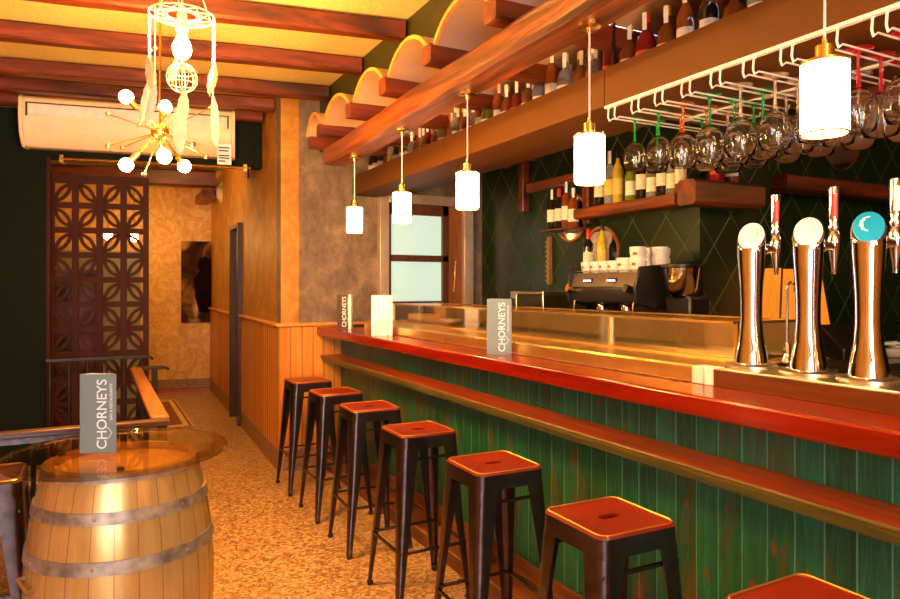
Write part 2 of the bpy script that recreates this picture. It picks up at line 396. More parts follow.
# olive fascia above the vaults and the plaster vaults themselves
CY = [4.76,4.36,3.78,3.25,2.72,2.17,1.63,1.08,.54,0.0,-.54]
SPR, RISE = 2.49, .115
def seg(y, hw, rise=RISE, t_=0):
    Rr = (hw*hw+rise*rise)/(2*rise); a_ = math.asin(min(1, hw/Rr))*(y/hw) if t_ is not None else 0
    return Rr*sin(a_), Rr*cos(a_)-(Rr-rise)
def vz(y):
    for a, b in zip(CY[1:], CY[:-1]):
        if a <= y <= b:
            u = (y-(a+b)/2)/((b-a)/2-.04)
            return seg(u*((b-a)/2-.04), (b-a)/2-.04)[1]+SPR if abs(u) < 1 else SPR
    return SPR
mb = MB(); ys = [-.54+i*(YF+.54)/150 for i in range(151)]
for a, b in zip(ys[:-1], ys[1:]):
    za, zb = vz(a)+.02, vz(b)+.02
    if a > 4.74: za = zb = 2.49
    mb.loft([[(1.58,a,za),(1.58,b,zb),(1.60,b,zb),(1.60,a,za)], [(1.58,a,2.96),(1.58,b,2.96),(1.60,b,2.96),(1.60,a,2.96)]])
struct('wall_fascia', mb, M['olive'])
vb = MB(); rb = MB()
for a, b in zip(CY[1:], CY[:-1]):
    n = 14; c_ = (a+b)/2; hw = (b-a)/2-.04
    inn = [(c_+seg(hw*(1-2*i/n), hw)[0], SPR+seg(hw*(1-2*i/n), hw)[1]) for i in range(n+1)]
    out = [(p[0]+(p[0]-c_)*.05, p[1]+.018) for p in inn]
    for i in range(n):
        q = [inn[i], inn[i+1], out[i+1], out[i]]
        vb.prism(q, 'x', 1.345, 3.2); rb.prism(q, 'x', 1.33, 1.345)
struct('ceiling_vaults', vb, M['vault'], smooth=50); struct('ceiling_vault_rims', rb, M['vault_rim'], smooth=50)

# rough timber: chamfered octagon section with jitter
def rough_beam(name, p0, p1, w, h, mat, seed, label=None, group=None, cat='beam', n=14, j=.006, parent=None):
    r = random.Random(seed); p0 = Vector(p0); p1 = Vector(p1); t_ = (p1-p0); L_ = t_.length; t_.normalize()
    up = Vector((0,0,1)) if abs(t_.z) < .9 else Vector((0,-1,0)); sd = t_.cross(up).normalized(); up = sd.cross(t_)
    ch = min(w,h)*.14; sec = [(-w/2+ch,-h/2),(w/2-ch,-h/2),(w/2,-h/2+ch),(w/2,h/2-ch),(w/2-ch,h/2),(-w/2+ch,h/2),(-w/2,h/2-ch),(-w/2,-h/2+ch)]
    rings = []; ox = oz = 0
    for i in range(n+1):
        ox = ox*.7+r.uniform(-j,j); oz = oz*.7+r.uniform(-j,j)*.6
        P = p0+t_*(L_*i/n)
        rings.append([tuple(P+sd*(a+ox+r.uniform(-j,j)*.35)+up*(b+oz*.6+r.uniform(-j,j)*.35)) for a, b in sec])
    o = MB().loft(rings).build(name, mat, parent, 30)
    if label: tag(o, label, cat, group)
    return o
bl = ['ceiling beam nearest the camera at the top edge of the photo','dark reddish wooden ceiling beam just behind the dreamcatcher lamp\'s ring',
      'wooden ceiling beam crossing left of the second plaster vault','wooden ceiling beam ending above the first plaster vault by the grey wall','wooden ceiling beam meeting the corner of the gold wall','darkest wooden ceiling beam directly above the air conditioner']
for i, (x, y, z) in enumerate([(1.57,2.86,2.89),(1.57,3.56,2.89),(1.57,4.264,2.89),(1.57,4.97,2.89),(1.265,5.42,2.87),(1.265,5.84,2.87)]):
    bl2 = ['ceiling beam nearest the camera, crossing the top edge of the photo','ceiling beam crossing behind the dreamcatcher lamp ring, second from the camera','ceiling beam third from the camera, passing behind the lit large bulb','ceiling beam ending above the farthest plaster vault beside the grey mottled wall','ceiling beam whose end meets the corner of the gold wallpapered wall','ceiling beam directly above the air conditioner, farthest from the camera'][i]
    rough_beam('ceiling_beam', (x,y,z), (-3.1,y+.18*(x+3.1),z), .10, .10, M['beam_x'], i+3, 'reddish brown wooden '+bl2, 'rustic ceiling beams')
cvl = ['short wooden cross beam at the grey wall, farthest end of the vaults','short wooden cross beam above the sawn end of the long beam','short wooden cross beam between the second and third plaster vault from the far wall','short wooden cross beam between the third and fourth plaster vault from the far wall','short wooden cross beam above the third pendant lamp','short wooden cross beam at the top edge of the photo above the bottle ledge']
for i, y in enumerate(CY[:9]):
    lab = cvl[i] if i < 6 else ['short wooden cross beam over the bottle ledge, seen above the hanging goblets\' first hooks','short wooden cross beam over the bottle ledge near the closest pendant lamp','short wooden cross beam nearest the camera beneath the vaults'][i-6]
    rough_beam('cross_beam', (1.31 if i else 1.36,y,2.455), (3.06,y,2.455), .09, .085, M['beam_x'], i+20, lab, 'cross beams under the plaster vaults', n=8)
mbm = rough_beam('main_beam', (1.435,4.40,2.292), (1.435,-.8,2.395), .17, .115, M['beam_y'], 55, 'long rough orange-brown timber beam carrying the pendant lamps over the bar', None, n=26, j=.008)
for i, (y, z) in enumerate([(7.0,2.74),(8.6,2.72)]):
    rough_beam('ceiling_beam', (1.30,y,z), (-2.5,y+.18*3.8,z), .16, .2, M['beam_x'], i+70, ['reddish wooden beam seen above the pierced screen through the opening','wooden beam farther down the corridor, above the dark framed picture'][i], 'corridor ceiling beams')
rough_beam('wooden_bracket', (1.28,9.0,2.60), (1.28,9.7,2.60), .18, .12, M['beam_y'], 81, 'short wooden bracket under the corridor ceiling against the gold side wall', None, 'beam', n=5)
mb = MB(); mb.tube([(1.535,4.0,2.285),(1.535,-.5,2.372)], .012, 6); o = mb.build('light_conduit', M['soffit']); o.parent = mbm

# ------------------------------------------------------------------ bar counter
bar = thing('bar_counter', 'long green boarded bar with a glossy red-brown wooden counter top', 'bar', (1.7,2,0))
def B(name, mb, mat, smooth=35, bevel=0, label=None):
    mb.M = None; o = mb.build(name, mat, bar, smooth, bevel)
    o.matrix_parent_inverse = Matrix.Translation((-1.7,-2,0)); 
    if label: o['label'] = label
    return o
Y0 = -1.6
mb = MB(); mb.box(1.548,1.95,Y0,YF-.003,1.042,1.104); B('countertop', mb, M['slab'], bevel=.008)
mb = MB(); y = Y0
bw = .088
y = math.floor(Y0/bw)*bw
while y < YF-.01:
    y1 = min(y+bw, YF-.022)
    mb.box(1.7455,1.7474,y+.003,y1-.003,.17,.885); mb.box(1.7455,1.7474,y+.003,y1-.003,.885,1.042); y += bw
B('front_boards', mb, M['green'])
mb = MB(); mb.box(1.7475,1.80,Y0,YF-.022,.0,1.042); B('backing', mb, M['seam'], label='pale gaps between the green boards')
mb = MB(); mb.box(1.578,1.7455,Y0,YF-.025,.8645,.885); B('elbow_shelf', mb, M['shelfwood'], bevel=.003, label='reddish brown elbow shelf along the bar')
mb = MB(); mb.prism([(1.5745,.880),(1.579,.8845),(1.60,.8645),(1.60,.842),(1.590,.842),(1.590,.849),(1.584,.850),(1.584,.857),(1.579,.858),(1.579,.865),(1.575,.866),(1.575,.872),(1.579,.873),(1.579,.875),(1.5745,.876)], 'y', Y0, YF-.025)
B('shelf_nosing', mb, M['nosing'], label='moulded olive-brown edge of the elbow shelf')
mb = MB(); mb.box(1.59,1.75,Y0,YF-.022,0.0,.084); B('foot_step', mb, M['stepwood'], bevel=.003)
mb = MB(); mb.box(1.730,1.7458,Y0,YF-.022,.084,.17); B('skirting', mb, M['stepwood'], bevel=.003)
mb = MB(); mb.box(1.587,1.592,Y0,YF-.03,.078,.087); mb.box(1.722,1.7295,Y0,YF-.03,.105,.112); B('metal_strip', mb, M['brassy'], label='golden metal edge strips on the foot step')
mb = MB(); mb.box(1.7457,1.765,1.60,4.27,1.104,1.158); B('brass_fascia', mb, M['brassy'], bevel=.002, label='golden metal fascia below the display case')
mb = MB(); mb.box(1.7457,1.765,Y0,1.515,1.104,1.158); B('wood_fascia', mb, wood('brown_fascia_wood', (.06,.014,.003), (.14,.030,.006), 'y', .3, .8), bevel=.002, label='dark brown wooden fascia below the beer taps')
mb = MB(); mb.box(1.742,1.80,1.515,1.55,1.104,1.162); mb.box(1.742,1.80,1.556,1.60,1.104,1.162); B('marble_cap', mb, M['marble'], bevel=.003, label='two pale stone end blocks of the ledge')
mb = MB(); mb.box(1.765,2.40,1.55,4.72,1.10,1.16); B('case_base', mb, M['brassy'], bevel=.002, label='golden metal deck under the display case')
mb = MB(); mb.box(1.765,2.30,Y0,1.515,1.10,1.16); B('tap_deck', mb, M['steel'], bevel=.002, label='steel deck under the beer taps')
mb = MB(); mb.box(1.80,2.35,Y0,4.7,0,1.10); B('carcass', mb, M['black'])
mb = MB()
for y in [1.6+.005*i for i in range(0)]: pass
mb.tube([(1.7435+R.uniform(-.003,.002), 1.61+i*.02, 1.106) for i in range(132)], [R.uniform(.001,.006) for i in range(132)], 6)
B('crumbly_seal', mb, M['browncard'], label='rough dark bead where ledge meets counter')

# display case
case = thing('display_case', 'low refrigerated glass tapas display case on the bar\'s golden ledge', 'display case', (2.0,3.1,1.16))
def Cc(name, mb, mat, **k):
    o = mb.build(name, mat, case, **k); o.matrix_parent_inverse = Matrix.Translation((-2.0,-3.1,-1.16)); return o
mb = MB(); mb.box(1.985,1.990,1.64,4.70,1.165,1.290); Cc('front_glass', mb, M['caseglass'], smooth=0)
mb = MB(); mb.box(1.985,2.34,1.625,1.630,1.165,1.290); Cc('side_glass', mb, M['caseglass'], smooth=0)
mb = MB(); mb.box(1.985,2.34,4.70,4.705,1.165,1.290); Cc('side_glass', mb, M['caseglass'], smooth=0)
mb = MB(); mb.box(1.985,2.34,1.63,4.70,1.290,1.296); Cc('top_glass', mb, M['caseglass'], smooth=0)
mb = MB(); mb.box(1.978,1.992,1.62,4.71,1.290,1.299); mb.box(2.33,2.345,1.62,4.71,1.290,1.299); mb.box(1.978,2.345,1.618,1.630,1.290,1.299); mb.box(1.975,1.995,1.62,4.71,1.160,1.168)
for y in (1.622,2.28,3.3,4.70): mb.box(1.981,1.993,y-.007,y+.007,1.165,1.295)
Cc('metal_frame', mb, M['brassy'])
mb = MB(); mb.box(2.0,2.33,1.64,4.69,1.162,1.170)
for k in range(4): mb.box(2.02+.08*k,2.03+.08*k,1.64,4.69,1.170,1.178)
Cc('tray_shelf', mb, M['steel'])
mb = MB(); mb.box(2.335,2.345,1.63,4.70,1.165,1.290); Cc('back_door', mb, plain('dim_steel_back', (.55,.40,.22), .4, .2))
mb = MB(); mb.box(2.06,2.24,4.42,4.60,1.179,1.222); tag(mb.build('cheese_block', plain('yellow_cheese', (.85,.52,.10), .5), bevel=.01), 'yellow block of cheese inside the far end of the display case', 'cheese')
mb = MB(); mb.lathe([(0,1.179),(.06,1.180),(.085,1.20),(.083,1.203),(.055,1.186),(0,1.185)], 20, (2.14,4.05,0)); tag(mb.build('serving_dish', M['ceramic']), 'small round dish inside the far half of the display case', 'dish')

# ------------------------------------------------------------------ overhead shelf (soffit) over the bar
sof = thing('overhead_shelf', 'long ochre-brown boxed overhead shelf above the bar carrying bottles', 'shelf', (1.9,2,2.17))
def S(name, mb, mat, **k):
    o = mb.build(name, mat, sof, **k); o.matrix_parent_inverse = Matrix.Translation((-1.9,-2,-2.17)); return o
mb = MB()
for a, b in ((-.6,2.155),(2.16,3.6),(3.605,YF-.003)): mb.box(1.85,1.868,a,b,2.162,2.316)
S('front_board', mb, M['soffit'], bevel=.002)
mb = MB(); mb.box(1.868,2.10,2.2,YF-.003,2.162,2.18); mb.box(1.868,2.55,-.6,2.2,2.162,2.18); mb.box(2.09,2.10,2.2,YF-.003,2.18,2.212)
S('underside', mb, M['soffit'])
mb = MB(); mb.box(1.868,2.40,-.6,YF-.003,2.212,2.227); S('bottle_floor', mb, M['soffit'])
for i, y in enumerate((2.13,2.21)):
    mb = MB(); mb.box(1.869,1.879,y-.008,y+.008,2.26,2.50); S('hanger_strap', mb, M['blackmetal'])

# ------------------------------------------------------------------ stools
def rsq(h, r, n=6, z=0, cx=0, cy=0, ry=None):
    pts = []
    hy = ry or h
    for k, (sx, sy) in enumerate(((1,1),(-1,1),(-1,-1),(1,-1))):
        for i in range(n+1):
            a = pi/2*k+pi/2*i/n
            pts.append((cx+sx*(h-r)+r*cos(a), cy+sy*(hy-r)+r*sin(a), z))
    return pts
def make_stool():
    st = thing('bar_stool', 'x', 'stool')
    n = 6; out = rsq(.135,.03,n,.76); N = len(out)
    # slot with the same point count
    slot = rsq(.034,.0145,n,.757,0,0,.015)
    mb = MB()
    lip = rsq(.139,.032,n,.752); inn = rsq(.128,.026,n,.7575)
    low = rsq(.130,.028,n,.748); slot2 = [(x,y,.745) for x, y, z in slot]
    rings = [lip, out, inn, slot, slot2, low]
    mb.loft(rings, caps=False, closed=True); mb.build('seat', M['seat'], st, 50)
    mb = MB(); mb.box(-.038,.038,-.019,.019,.738,.7462); mb.build('slot_recess', plain('matt_black_slot', (.002,.001,.001), 1., 0, Specular_IOR_Level=0), st)  # black plate stands in for the shade inside the slot
    mb = MB(); mb.tube(rsq(.131,.028,n,.7600), .0028, 5, closed=True); mb.build('seat_rim', M['gold_edge'], st, 60)
    mb = MB(); a = rsq(.139,.032,n,.752); b = rsq(.142,.034,n,.700); b2 = rsq(.138,.032,n,.700); a2 = rsq(.135,.030,n,.750)
    mb.loft([a, b, b2, a2], caps=False, closed=True); mb.build('apron', M['stool'], st, 50)
    def half(z): return .142+(.185-.142)*(1-z/.70)
    for sx, sy in ((-1,-1),(1,-1),(1,1),(-1,1)):
        mb = MB(); rings = []
        for z in (.702,.60,.40,.20,.02):
            hh = half(z); w = .023+.055*(z/.70)**1.1; r = min(.030,w*.55); th = .004
            prof = []
            for i in range(7):
                a = pi/2*i/6; prof.append((-r+r*cos(a), -r+r*sin(a)))
            outer = [(0,-w)]+prof+[(-w,0)]
            pin = []
            for i in range(7):
                a = pi/2*(6-i)/6; pin.append((-r+(r-th)*cos(a), -r+(r-th)*sin(a)))
            inner = [(-w,-th)]+pin+[(-th,-w)]
            rings.append([(sx*(hh+px), sy*(hh+py), z) for px, py in outer+inner])
        mb.loft(rings); leg = mb.build('leg', M['stool'], st, 50)
        mb = MB(); hh = half(0)
        mb.box(*sorted((sx*(hh-.026), sx*(hh+.000))), *sorted((sy*(hh-.026), sy*(hh+.000))), 0, .022); mb.build('foot_cap', M['black'], leg, bevel=.004)
    for (ax, s_) in (('x',-1),('x',1),('y',-1),('y',1)):
        z = .255; hh = half(z)-.007; mb = MB()
        if ax == 'x': mb.box(-hh,hh,s_*hh-.006,s_*hh+.006,z-.006,z+.006)
        else: mb.box(s_*hh-.006,s_*hh+.006,-hh,hh,z-.006,z+.006)
        mb.build('footrest', M['stool'], st, bevel=.002)
    hh = half(.655)-.01
    for q in (-hh,hh):
        mb = MB(); mb.box(-hh,hh,q-.005,q+.005,.65,.66); mb.build('upper_brace', M['stool'], st)
    return st
stool = make_stool()
sl = ['farthest red-topped metal bar stool, standing by the pine boards at the bar\'s end','red-topped metal bar stool second from the far wall along the green bar','red-topped metal bar stool third from the far wall along the green bar','red-topped metal bar stool in the middle of the row, fourth from the far wall','red-topped metal bar stool third from the camera along the green bar','large red-topped metal bar stool second from the camera, in front of green boards','nearest red-topped metal bar stool, cut off at the bottom edge of the photo']
for i, (x, y) in enumerate([(1.345,4.74),(1.35,4.13),(1.35,3.53),(1.335,2.86),(1.33,2.18),(1.315,1.515),(1.315,.87)]):
    place(stool, (x,y,0), R.uniform(-.03,.03), sl[i], 'metal bar stools in a row along the bar')
ls = place(stool, (-.362,2.86,0), 0, 'dark metal stool at the left edge beside the barrel table', 'stool by the barrel')
for ch in ls.children:
    if ch.name.startswith('seat') and 'rim' not in ch.name:
        ch.data = ch.data.copy(); ch.data.materials[0] = wood('dark_brown_seat', (.05,.018,.008), (.10,.035,.014), 'x', .3, .5, .02)  # same seat type, its weaker reflected light painted as dark brown

# ------------------------------------------------------------------ pendant lamps
def make_pendant():
    p = thing('pendant_lamp', 'x', 'lamp')
    z0, z1 = 1.764, 1.915
    mb = MB(); mb.lathe([(.049,0),(.049,z1-z0),(.044,z1-z0),(.044,.0)], 32, (0,0,z0-2.306), caps=False); sh = mb.build('lamp_shade', M['shade'], p, 50)
    mb = MB(); mb.lathe([(.050,0),(.050,.004),(.045,.004),(.045,0),(.050,0)], 32, (0,0,z0-2.306-.004), caps=False); mb.build('shade_rim', M['brass'], sh, 50)
    mb = MB(); mb.lathe([(.051,0),(.051,.007),(.02,.013),(.02,.042),(.006,.048),(.006,.06)], 24, (0,0,z1-2.306)); mb.build('brass_cap', M['brass'], p, 40)
    mb = MB(); mb.tube([(0,0,-.351),(0,0,0)], .0028, 6); mb.build('cord', M['wire'], p)
    mb = MB(); mb.lathe([(.038,0),(.038,-.016),(.010,-.020),(.008,-.035)], 24); mb.build('ceiling_rose', M['brass'], p, 40)
    return p
pend = make_pendant()
pl = ['white cylinder pendant lamp farthest from the camera, in front of the grey wall','white cylinder pendant lamp second from the far wall, in front of the frosted window','white cylinder pendant lamp in the middle of the row, before the window\'s right jamb','white cylinder pendant lamp in front of the back bar bottles, second largest','largest white cylinder pendant lamp, in front of the hanging goblets']
pl += ['white cylinder pendant lamp beside the camera, outside the photo', 'white cylinder pendant lamp behind the camera, outside the photo']  # last pair added out of view for more light
for i, y in enumerate([4.024,3.284,2.574,1.752,.943,.13,-.68]):
    o = place(pend, (1.44,y,2.306), 0, pl[i], 'pendant lamps over the bar')
    zb = 2.2345+(4.4-y)*(2.3375-2.2345)/5.2+.004
    for ch in o.children:
        if ch.name.startswith('ceiling_rose'): ch.location.z = zb-2.306
        if ch.name.startswith('cord'): ch.location.z = (zb-2.306); ch.scale.z = (zb-2.306+.351)/.351

# ------------------------------------------------------------------ glass rack and goblets
rk = thing('glass_rack', 'white wire goblet rack of hooked rails under the overhead shelf', 'rack', (1.9,1.5,2.16))
def RK(name, mb, mat, **k):
    o = mb.build(name, mat, rk, **k); o.matrix_parent_inverse = Matrix.Translation((-1.9,-1.5,-2.16)); return o
mb = MB(); mb.box(1.852,1.872,.2,2.16,2.152,2.162); mb.box(2.30,2.32,.2,2.16,2.152,2.162); RK('mounting_rail', mb, M['wire'])
CHY = [2.125,1.99,1.865,1.735,1.605,1.475,1.34,1.20,1.065,.93,.80]
ZR = 2.112
for y in CHY:
    for dy in (-.019,.019):
        mb = MB(); mb.tube([(1.875,y+dy,2.156),(1.862,y+dy,2.150),(1.858,y+dy,2.115),(1.866,y+dy,2.100),(1.885,y+dy,ZR),(2.38,y+dy,ZR),(2.395,y+dy,ZR+.004),(2.40,y+dy,ZR+.02)], .0035, 6)
        RK('hook_wire', mb, M['wire'])
def make_goblet(colr, key):
    g = thing('goblet', 'x', 'glass')
    th = .0012
    o_ = [(.006,-.092),(.022,-.100),(.040,-.122),(.0485,-.150),(.047,-.178),(.040,-.208)]
    i_ = [(r-th*1.6, z-.001) for r, z in reversed(o_)]; i_[-1] = (.0005,-.096)
    mb = MB(); mb.lathe(o_+i_, 22, caps=False); mb.build('bowl', M['glass'], g, 60)
    mb = MB(); mb.lathe([(.0005,.004),(.034,.0045),(.036,.003),(.034,.0015),(.010,-.001),(.0045,-.012),(.004,-.06),(.005,-.085),(.008,-.097),(.0005,-.099)], 18, caps=False)
    mb.build('stem_and_foot', glassm('glass_'+key, colr, 0, 1.4, .85), g, 60)
    return g
gob = {'green': make_goblet((.05,.75,.20),'green'), 'amber': make_goblet((.95,.30,.05),'amber'), 'clear': make_goblet((1,.9,.8),'clear_stem'), 'pink': make_goblet((.98,.06,.12),'pink')}
seq = [['green','green'],['green','amber','green'],['amber','amber','clear'],['green','green','green'],['clear','green','clear'],['clear','clear','amber'],['pink','clear','clear'],['pink','pink','pink'],['pink','pink','clear'],['pink','clear'],['clear','clear']]
slotn = ['first','second','third','fourth','fifth','sixth','seventh','eighth','ninth','tenth','eleventh']
for i, y in enumerate(CHY):
    for j, k in enumerate(seq[i]):
        x = 1.985+.120*j+R.uniform(-.008,.008)+(.0 if i else .0)
        place(gob[k], (x,y,ZR+.004), R.uniform(0,3), '%s goblet, %s from the front in the %s rack slot from the far end' % ({'green':'green-footed','amber':'orange-footed','clear':'clear-footed','pink':'pink-footed'}[k], ['first','second','third'][j], slotn[i]), 'goblets hanging in the rack', 1.0 if i < 2 else 1.14)

# ------------------------------------------------------------------ bottles
M['g_amber'] = plain('amber_spirit_glass', (.20,.045,.006), .08, 0, .3, 20, Coat_Weight=.5)
M['g_dark'] = plain('dark_wine_glass', (.012,.010,.006), .07, 0, .3, 20, Coat_Weight=.5)
M['g_green'] = plain('olive_green_glass', (.16,.20,.02), .1, 0, .3, 20, Coat_Weight=.5)
M['g_clear'] = glassm('pale_clear_bottle_glass', (.85,.9,.85), .02, 1.2, .8)
M['g_red'] = plain('deep_red_glass', (.22,.012,.008), .08, 0, .3, 20)
M['g_yellow'] = plain('yellow_liqueur_glass', (.55,.40,.04), .1, 0, .2, 20)
M['cap_red'] = plain('red_capsule', (.60,.03,.015), .35)
M['cap_gold'] = plain('gold_capsule', (.85,.5,.1), .3, .6)
M['cap_black'] = plain('black_capsule', (.015,.012,.012), .35)
M['cap_white'] = plain('white_capsule', (.8,.75,.68), .4)
M['lab_white'] = plain('cream_label', (.80,.72,.56), .6, 0, .15, 60)
M['lab_yel'] = plain('yellow_label', (.80,.50,.10), .6, 0, .15, 60)
M['lab_red'] = plain('red_label', (.62,.06,.02), .6, 0, .15, 60)
PR = {'wine': ([(.0,0),(.034,0),(.037,.004),(.037,.185),(.033,.205),(.018,.228),(.0145,.24),(.0142,.30)], (.06,.15), (.24,.302)),
      'spirit': ([(.0,0),(.038,0),(.041,.004),(.041,.165),(.034,.190),(.017,.212),(.0145,.225),(.0145,.275)], (.04,.13), (.245,.28)),
      'squat': ([(.0,0),(.039,0),(.043,.006),(.043,.11),(.036,.150),(.022,.170),(.016,.185),(.016,.235)], (.03,.10), (.205,.24)),
      'tall': ([(.0,0),(.031,0),(.034,.004),(.036,.21),(.028,.235),(.014,.262),(.0125,.28),(.0125,.33)], (.06,.16), (.29,.335))}
def make_bottle(shape, glass, cap, lab, strip):
    p, lz, cz = PR[shape]; b = thing('bottle', 'x', 'bottle')
    MB().lathe(p, 16).build('glass_body', M[glass], b, 50)
    rn = p[-1][0]+.0012
    MB().lathe([(.0,cz[0]),(rn,cz[0]),(rn,cz[1]),(rn-.002,cz[1]+.003),(0,cz[1]+.003)], 14).build('cap', M[cap], b, 50)
    if lab:
        rb = max(r for r, z in p)+.0008
        MB().lathe([(rb,lz[0]),(rb,lz[1])], 10, a0=-pi/2-1.15, a1=-pi/2+1.15).build('label', M[lab], b, 60)
    if strip:
        mb = MB(); r = rn+.0012; w = .009
        mb.add([(-w,-r,cz[0]-.03),(w,-r,cz[0]-.03),(w,-r,cz[1]+.004),(-w,-r,cz[1]+.004),(w,r,cz[1]+.005),(-w,r,cz[1]+.005)], [(0,1,2,3),(3,2,4,5)])
        mb.build('tax_strip', M['paperwhite'], b, 0)
    return b
KB = {'red wine':make_bottle('wine','g_dark','cap_red','lab_white',False), 'whisky':make_bottle('spirit','g_amber','cap_gold','lab_white',True), 'amber squat':make_bottle('squat','g_amber','cap_black','lab_yel',True),
      'clear gin':make_bottle('spirit','g_clear','cap_white','lab_white',True), 'black':make_bottle('wine','g_dark','cap_black','lab_white',True), 'green':make_bottle('spirit','g_green','cap_black','lab_white',True),
      'red':make_bottle('spirit','g_red','cap_red','lab_red',True), 'tall clear':make_bottle('tall','g_clear','cap_gold','lab_yel',True), 'yellow':make_bottle('tall','g_yellow','cap_black','lab_yel',False),
      'rum':make_bottle('tall','g_amber','cap_red','lab_white',True)}
CAM = (0,0)
def face(x, y): return atan2(-y, -x)+pi/2     # label towards the room
desc = {'red wine':'dark wine bottle with red capsule','whisky':'amber bottle with gold cap','amber squat':'squat amber bottle with black cap','clear gin':'clear spirit bottle with white cap','black':'dark bottle with black cap','green':'olive green bottle with black cap','red':'red liqueur bottle','tall clear':'tall clear bottle with gold cap','yellow':'tall yellow liqueur bottle','rum':'tall amber bottle with red cap'}
keys_far = ['red wine','red wine','black','whisky','tall clear','black','rum','tall clear','clear gin']
keys = ['whisky','amber squat','clear gin','black','red','rum','tall clear','whisky','green','whisky','rum','clear gin']
y = 5.02; i = 0; prev = None
while y > 1.15:
    k = (keys_far[i] if i < len(keys_far) else R.choice([q for q in keys if q != prev])); prev = k
    side = 'counted from the grey wall'
    num = ORD[i] if i < 20 else None
    if i == 0: pos = 'closest to the grey wall on the overhead shelf'
    elif i < 20: pos = '%s from the grey wall on the overhead shelf' % num
    else: pos = None
    o = place(KB[k], (1.955+R.uniform(-.008,.012),y,2.228), face(1.93,y)+R.uniform(-.4,.4), desc[k]+' '+(pos or 'PENDING'), 'bottles along the overhead shelf', R.uniform(.92,1.04))
    if not pos: o['label'] = desc[k]; o['_p'] = 1
    y -= R.uniform(.087,.099)*(1 if y > 3 else 1.1); i += 1
pend_b = sorted([o for o in COL.objects if o.get('_p')], key=lambda o: o.location.y)
pos_over = ['nearest the camera above the goblets']
for n_, o in enumerate(pend_b):
    o['label'] = o['label']+' on the overhead shelf, '+('the very first' if n_ == 0 else (ORD[n_] if n_ < 20 else 'about midway')+' from its near end'); del o['_p']
# second row, glimpsed between
y = 4.95; i = 0
while y > 2.3:
    k = R.choice(keys)
    place(KB[k], (2.075,y+.05,2.228), face(2,y), desc[k]+', rear row of overhead shelf, %s from grey wall' % ('first' if i == 0 else ORD[i] if i < 20 else 'last'), 'rear row of bottles on the overhead shelf', R.uniform(.95,1.05)); y -= .155; i += 1
# left back-bar shelf
rough_beam('back_bar_shelf', (2.975,2.77,1.918), (2.975,3.68,1.918), .185, .066, M['beam_y'], 90, 'reddish wooden wall shelf holding nine bottles above the coffee machine', None, 'shelf', n=8, j=.003)
rough_beam('shelf_end_block', (2.89,2.69,1.945), (3.45,2.69,1.945), .13, .14, M['beam_x'], 91, 'thick rough timber block wrapping the tiled pillar, right of the bottle shelf', None, 'shelf', n=5, j=.004)
rough_beam('timber_wall_shelf', (3.87,2.86,2.09), (6.1,2.86,2.09), .16, .095, M['beam_x'], 92, 'long rough timber shelf on the tiled wall behind the beer taps', None, 'shelf', n=12, j=.004)
names = ['black','tall clear','yellow','green','black','clear gin','black','whisky','clear gin','rum']
ysb = [3.50,3.40,3.32,3.20,3.11,3.02,2.94,2.86,2.80]
nm9 = ['left end of the back-bar shelf','second from the left on the back-bar shelf','third from the left on the back-bar shelf','fourth from the left on the back-bar shelf','in the middle of the back-bar shelf','fourth from the right on the back-bar shelf','third from the right on the back-bar shelf','second from the right on the back-bar shelf','right end of the back-bar shelf']
for i, y in enumerate(ysb):
    k = ['black','tall clear','yellow','green','black','clear gin','black','clear gin','rum'][i]
    place(KB[k], (2.96,y,1.951), face(2.96,y)+.1, desc[k]+' at the '+nm9[i] if nm9[i][0] in 'lr' else desc[k]+', '+nm9[i], 'bottles on the back-bar shelf')
for i, (x, k) in enumerate([(3.13,'red'),(3.25,'whisky')]):
    place(KB[k], (x,2.69,2.017), face(x,2.69), ['red-labelled bottle on the timber block at the pillar, left of the pair','amber bottle with white label on the timber block at the pillar, right of the pair'][i], 'bottles on the timber block')
# small glass ledge before the upper round mirror
mb = MB(); mb.box(2.88,3.071,3.70,4.06,1.822,1.834); tag(mb.build('small_ledge', M['stepwood'], bevel=.003), 'small dark ledge in front of the upper round mirror', 'shelf')
for i, (y, k) in enumerate([(4.02,'black'),(3.93,'red wine'),(3.85,'rum'),(3.77,'whisky')]):
    place(KB[k], (2.955,y,1.835), face(2.955,y), ['leftmost dark bottle with pale cap on the small ledge by the round mirror','second bottle from the left on the small ledge by the round mirror','third bottle from the left on the small ledge, tall with white label','rightmost bottle on the small ledge by the round mirror'][i], 'bottles on the small ledge', .97)
def mirror(name, label, c, nrm, r, rim):
    m = thing(name, label, 'mirror', c)
    q = Vector((0,0,1)).rotation_difference(Vector(nrm)).to_matrix().to_4x4()
    mb = MB(); mb.M = q; mb.lathe([(0,0),(r,0),(r,.008),(0,.008)], 40); mb.build('mirror_glass', M['chrome'], m, 30)
    mb = MB(); mb.M = q; mb.lathe([(r-.004,0),(r+.012,0),(r+.012,.016),(r-.004,.016),(r-.004,0)], 40, caps=False); mb.build('mirror_rim', rim, m, 40)
    return m
brownrim = wood('brown_mirror_rim', (.20,.07,.02), (.40,.16,.04), 'z')
mirror('round_mirror', 'round brown-rimmed wall mirror behind the bottles on the small ledge', (XB-.001,3.93,1.925), (-1,0,0), .165, brownrim)
mirror('round_mirror', 'lower round mirror behind the two bottles standing beyond the cups', (XB-.001,3.60,1.66), (-1,0,0), .165, brownrim)
mirror('round_mirror', 'gold-rimmed round mirror on the tiled wall behind the hanging goblets', (4.66,2.949,2.46), (0,-1,0), .215, M['brass'])
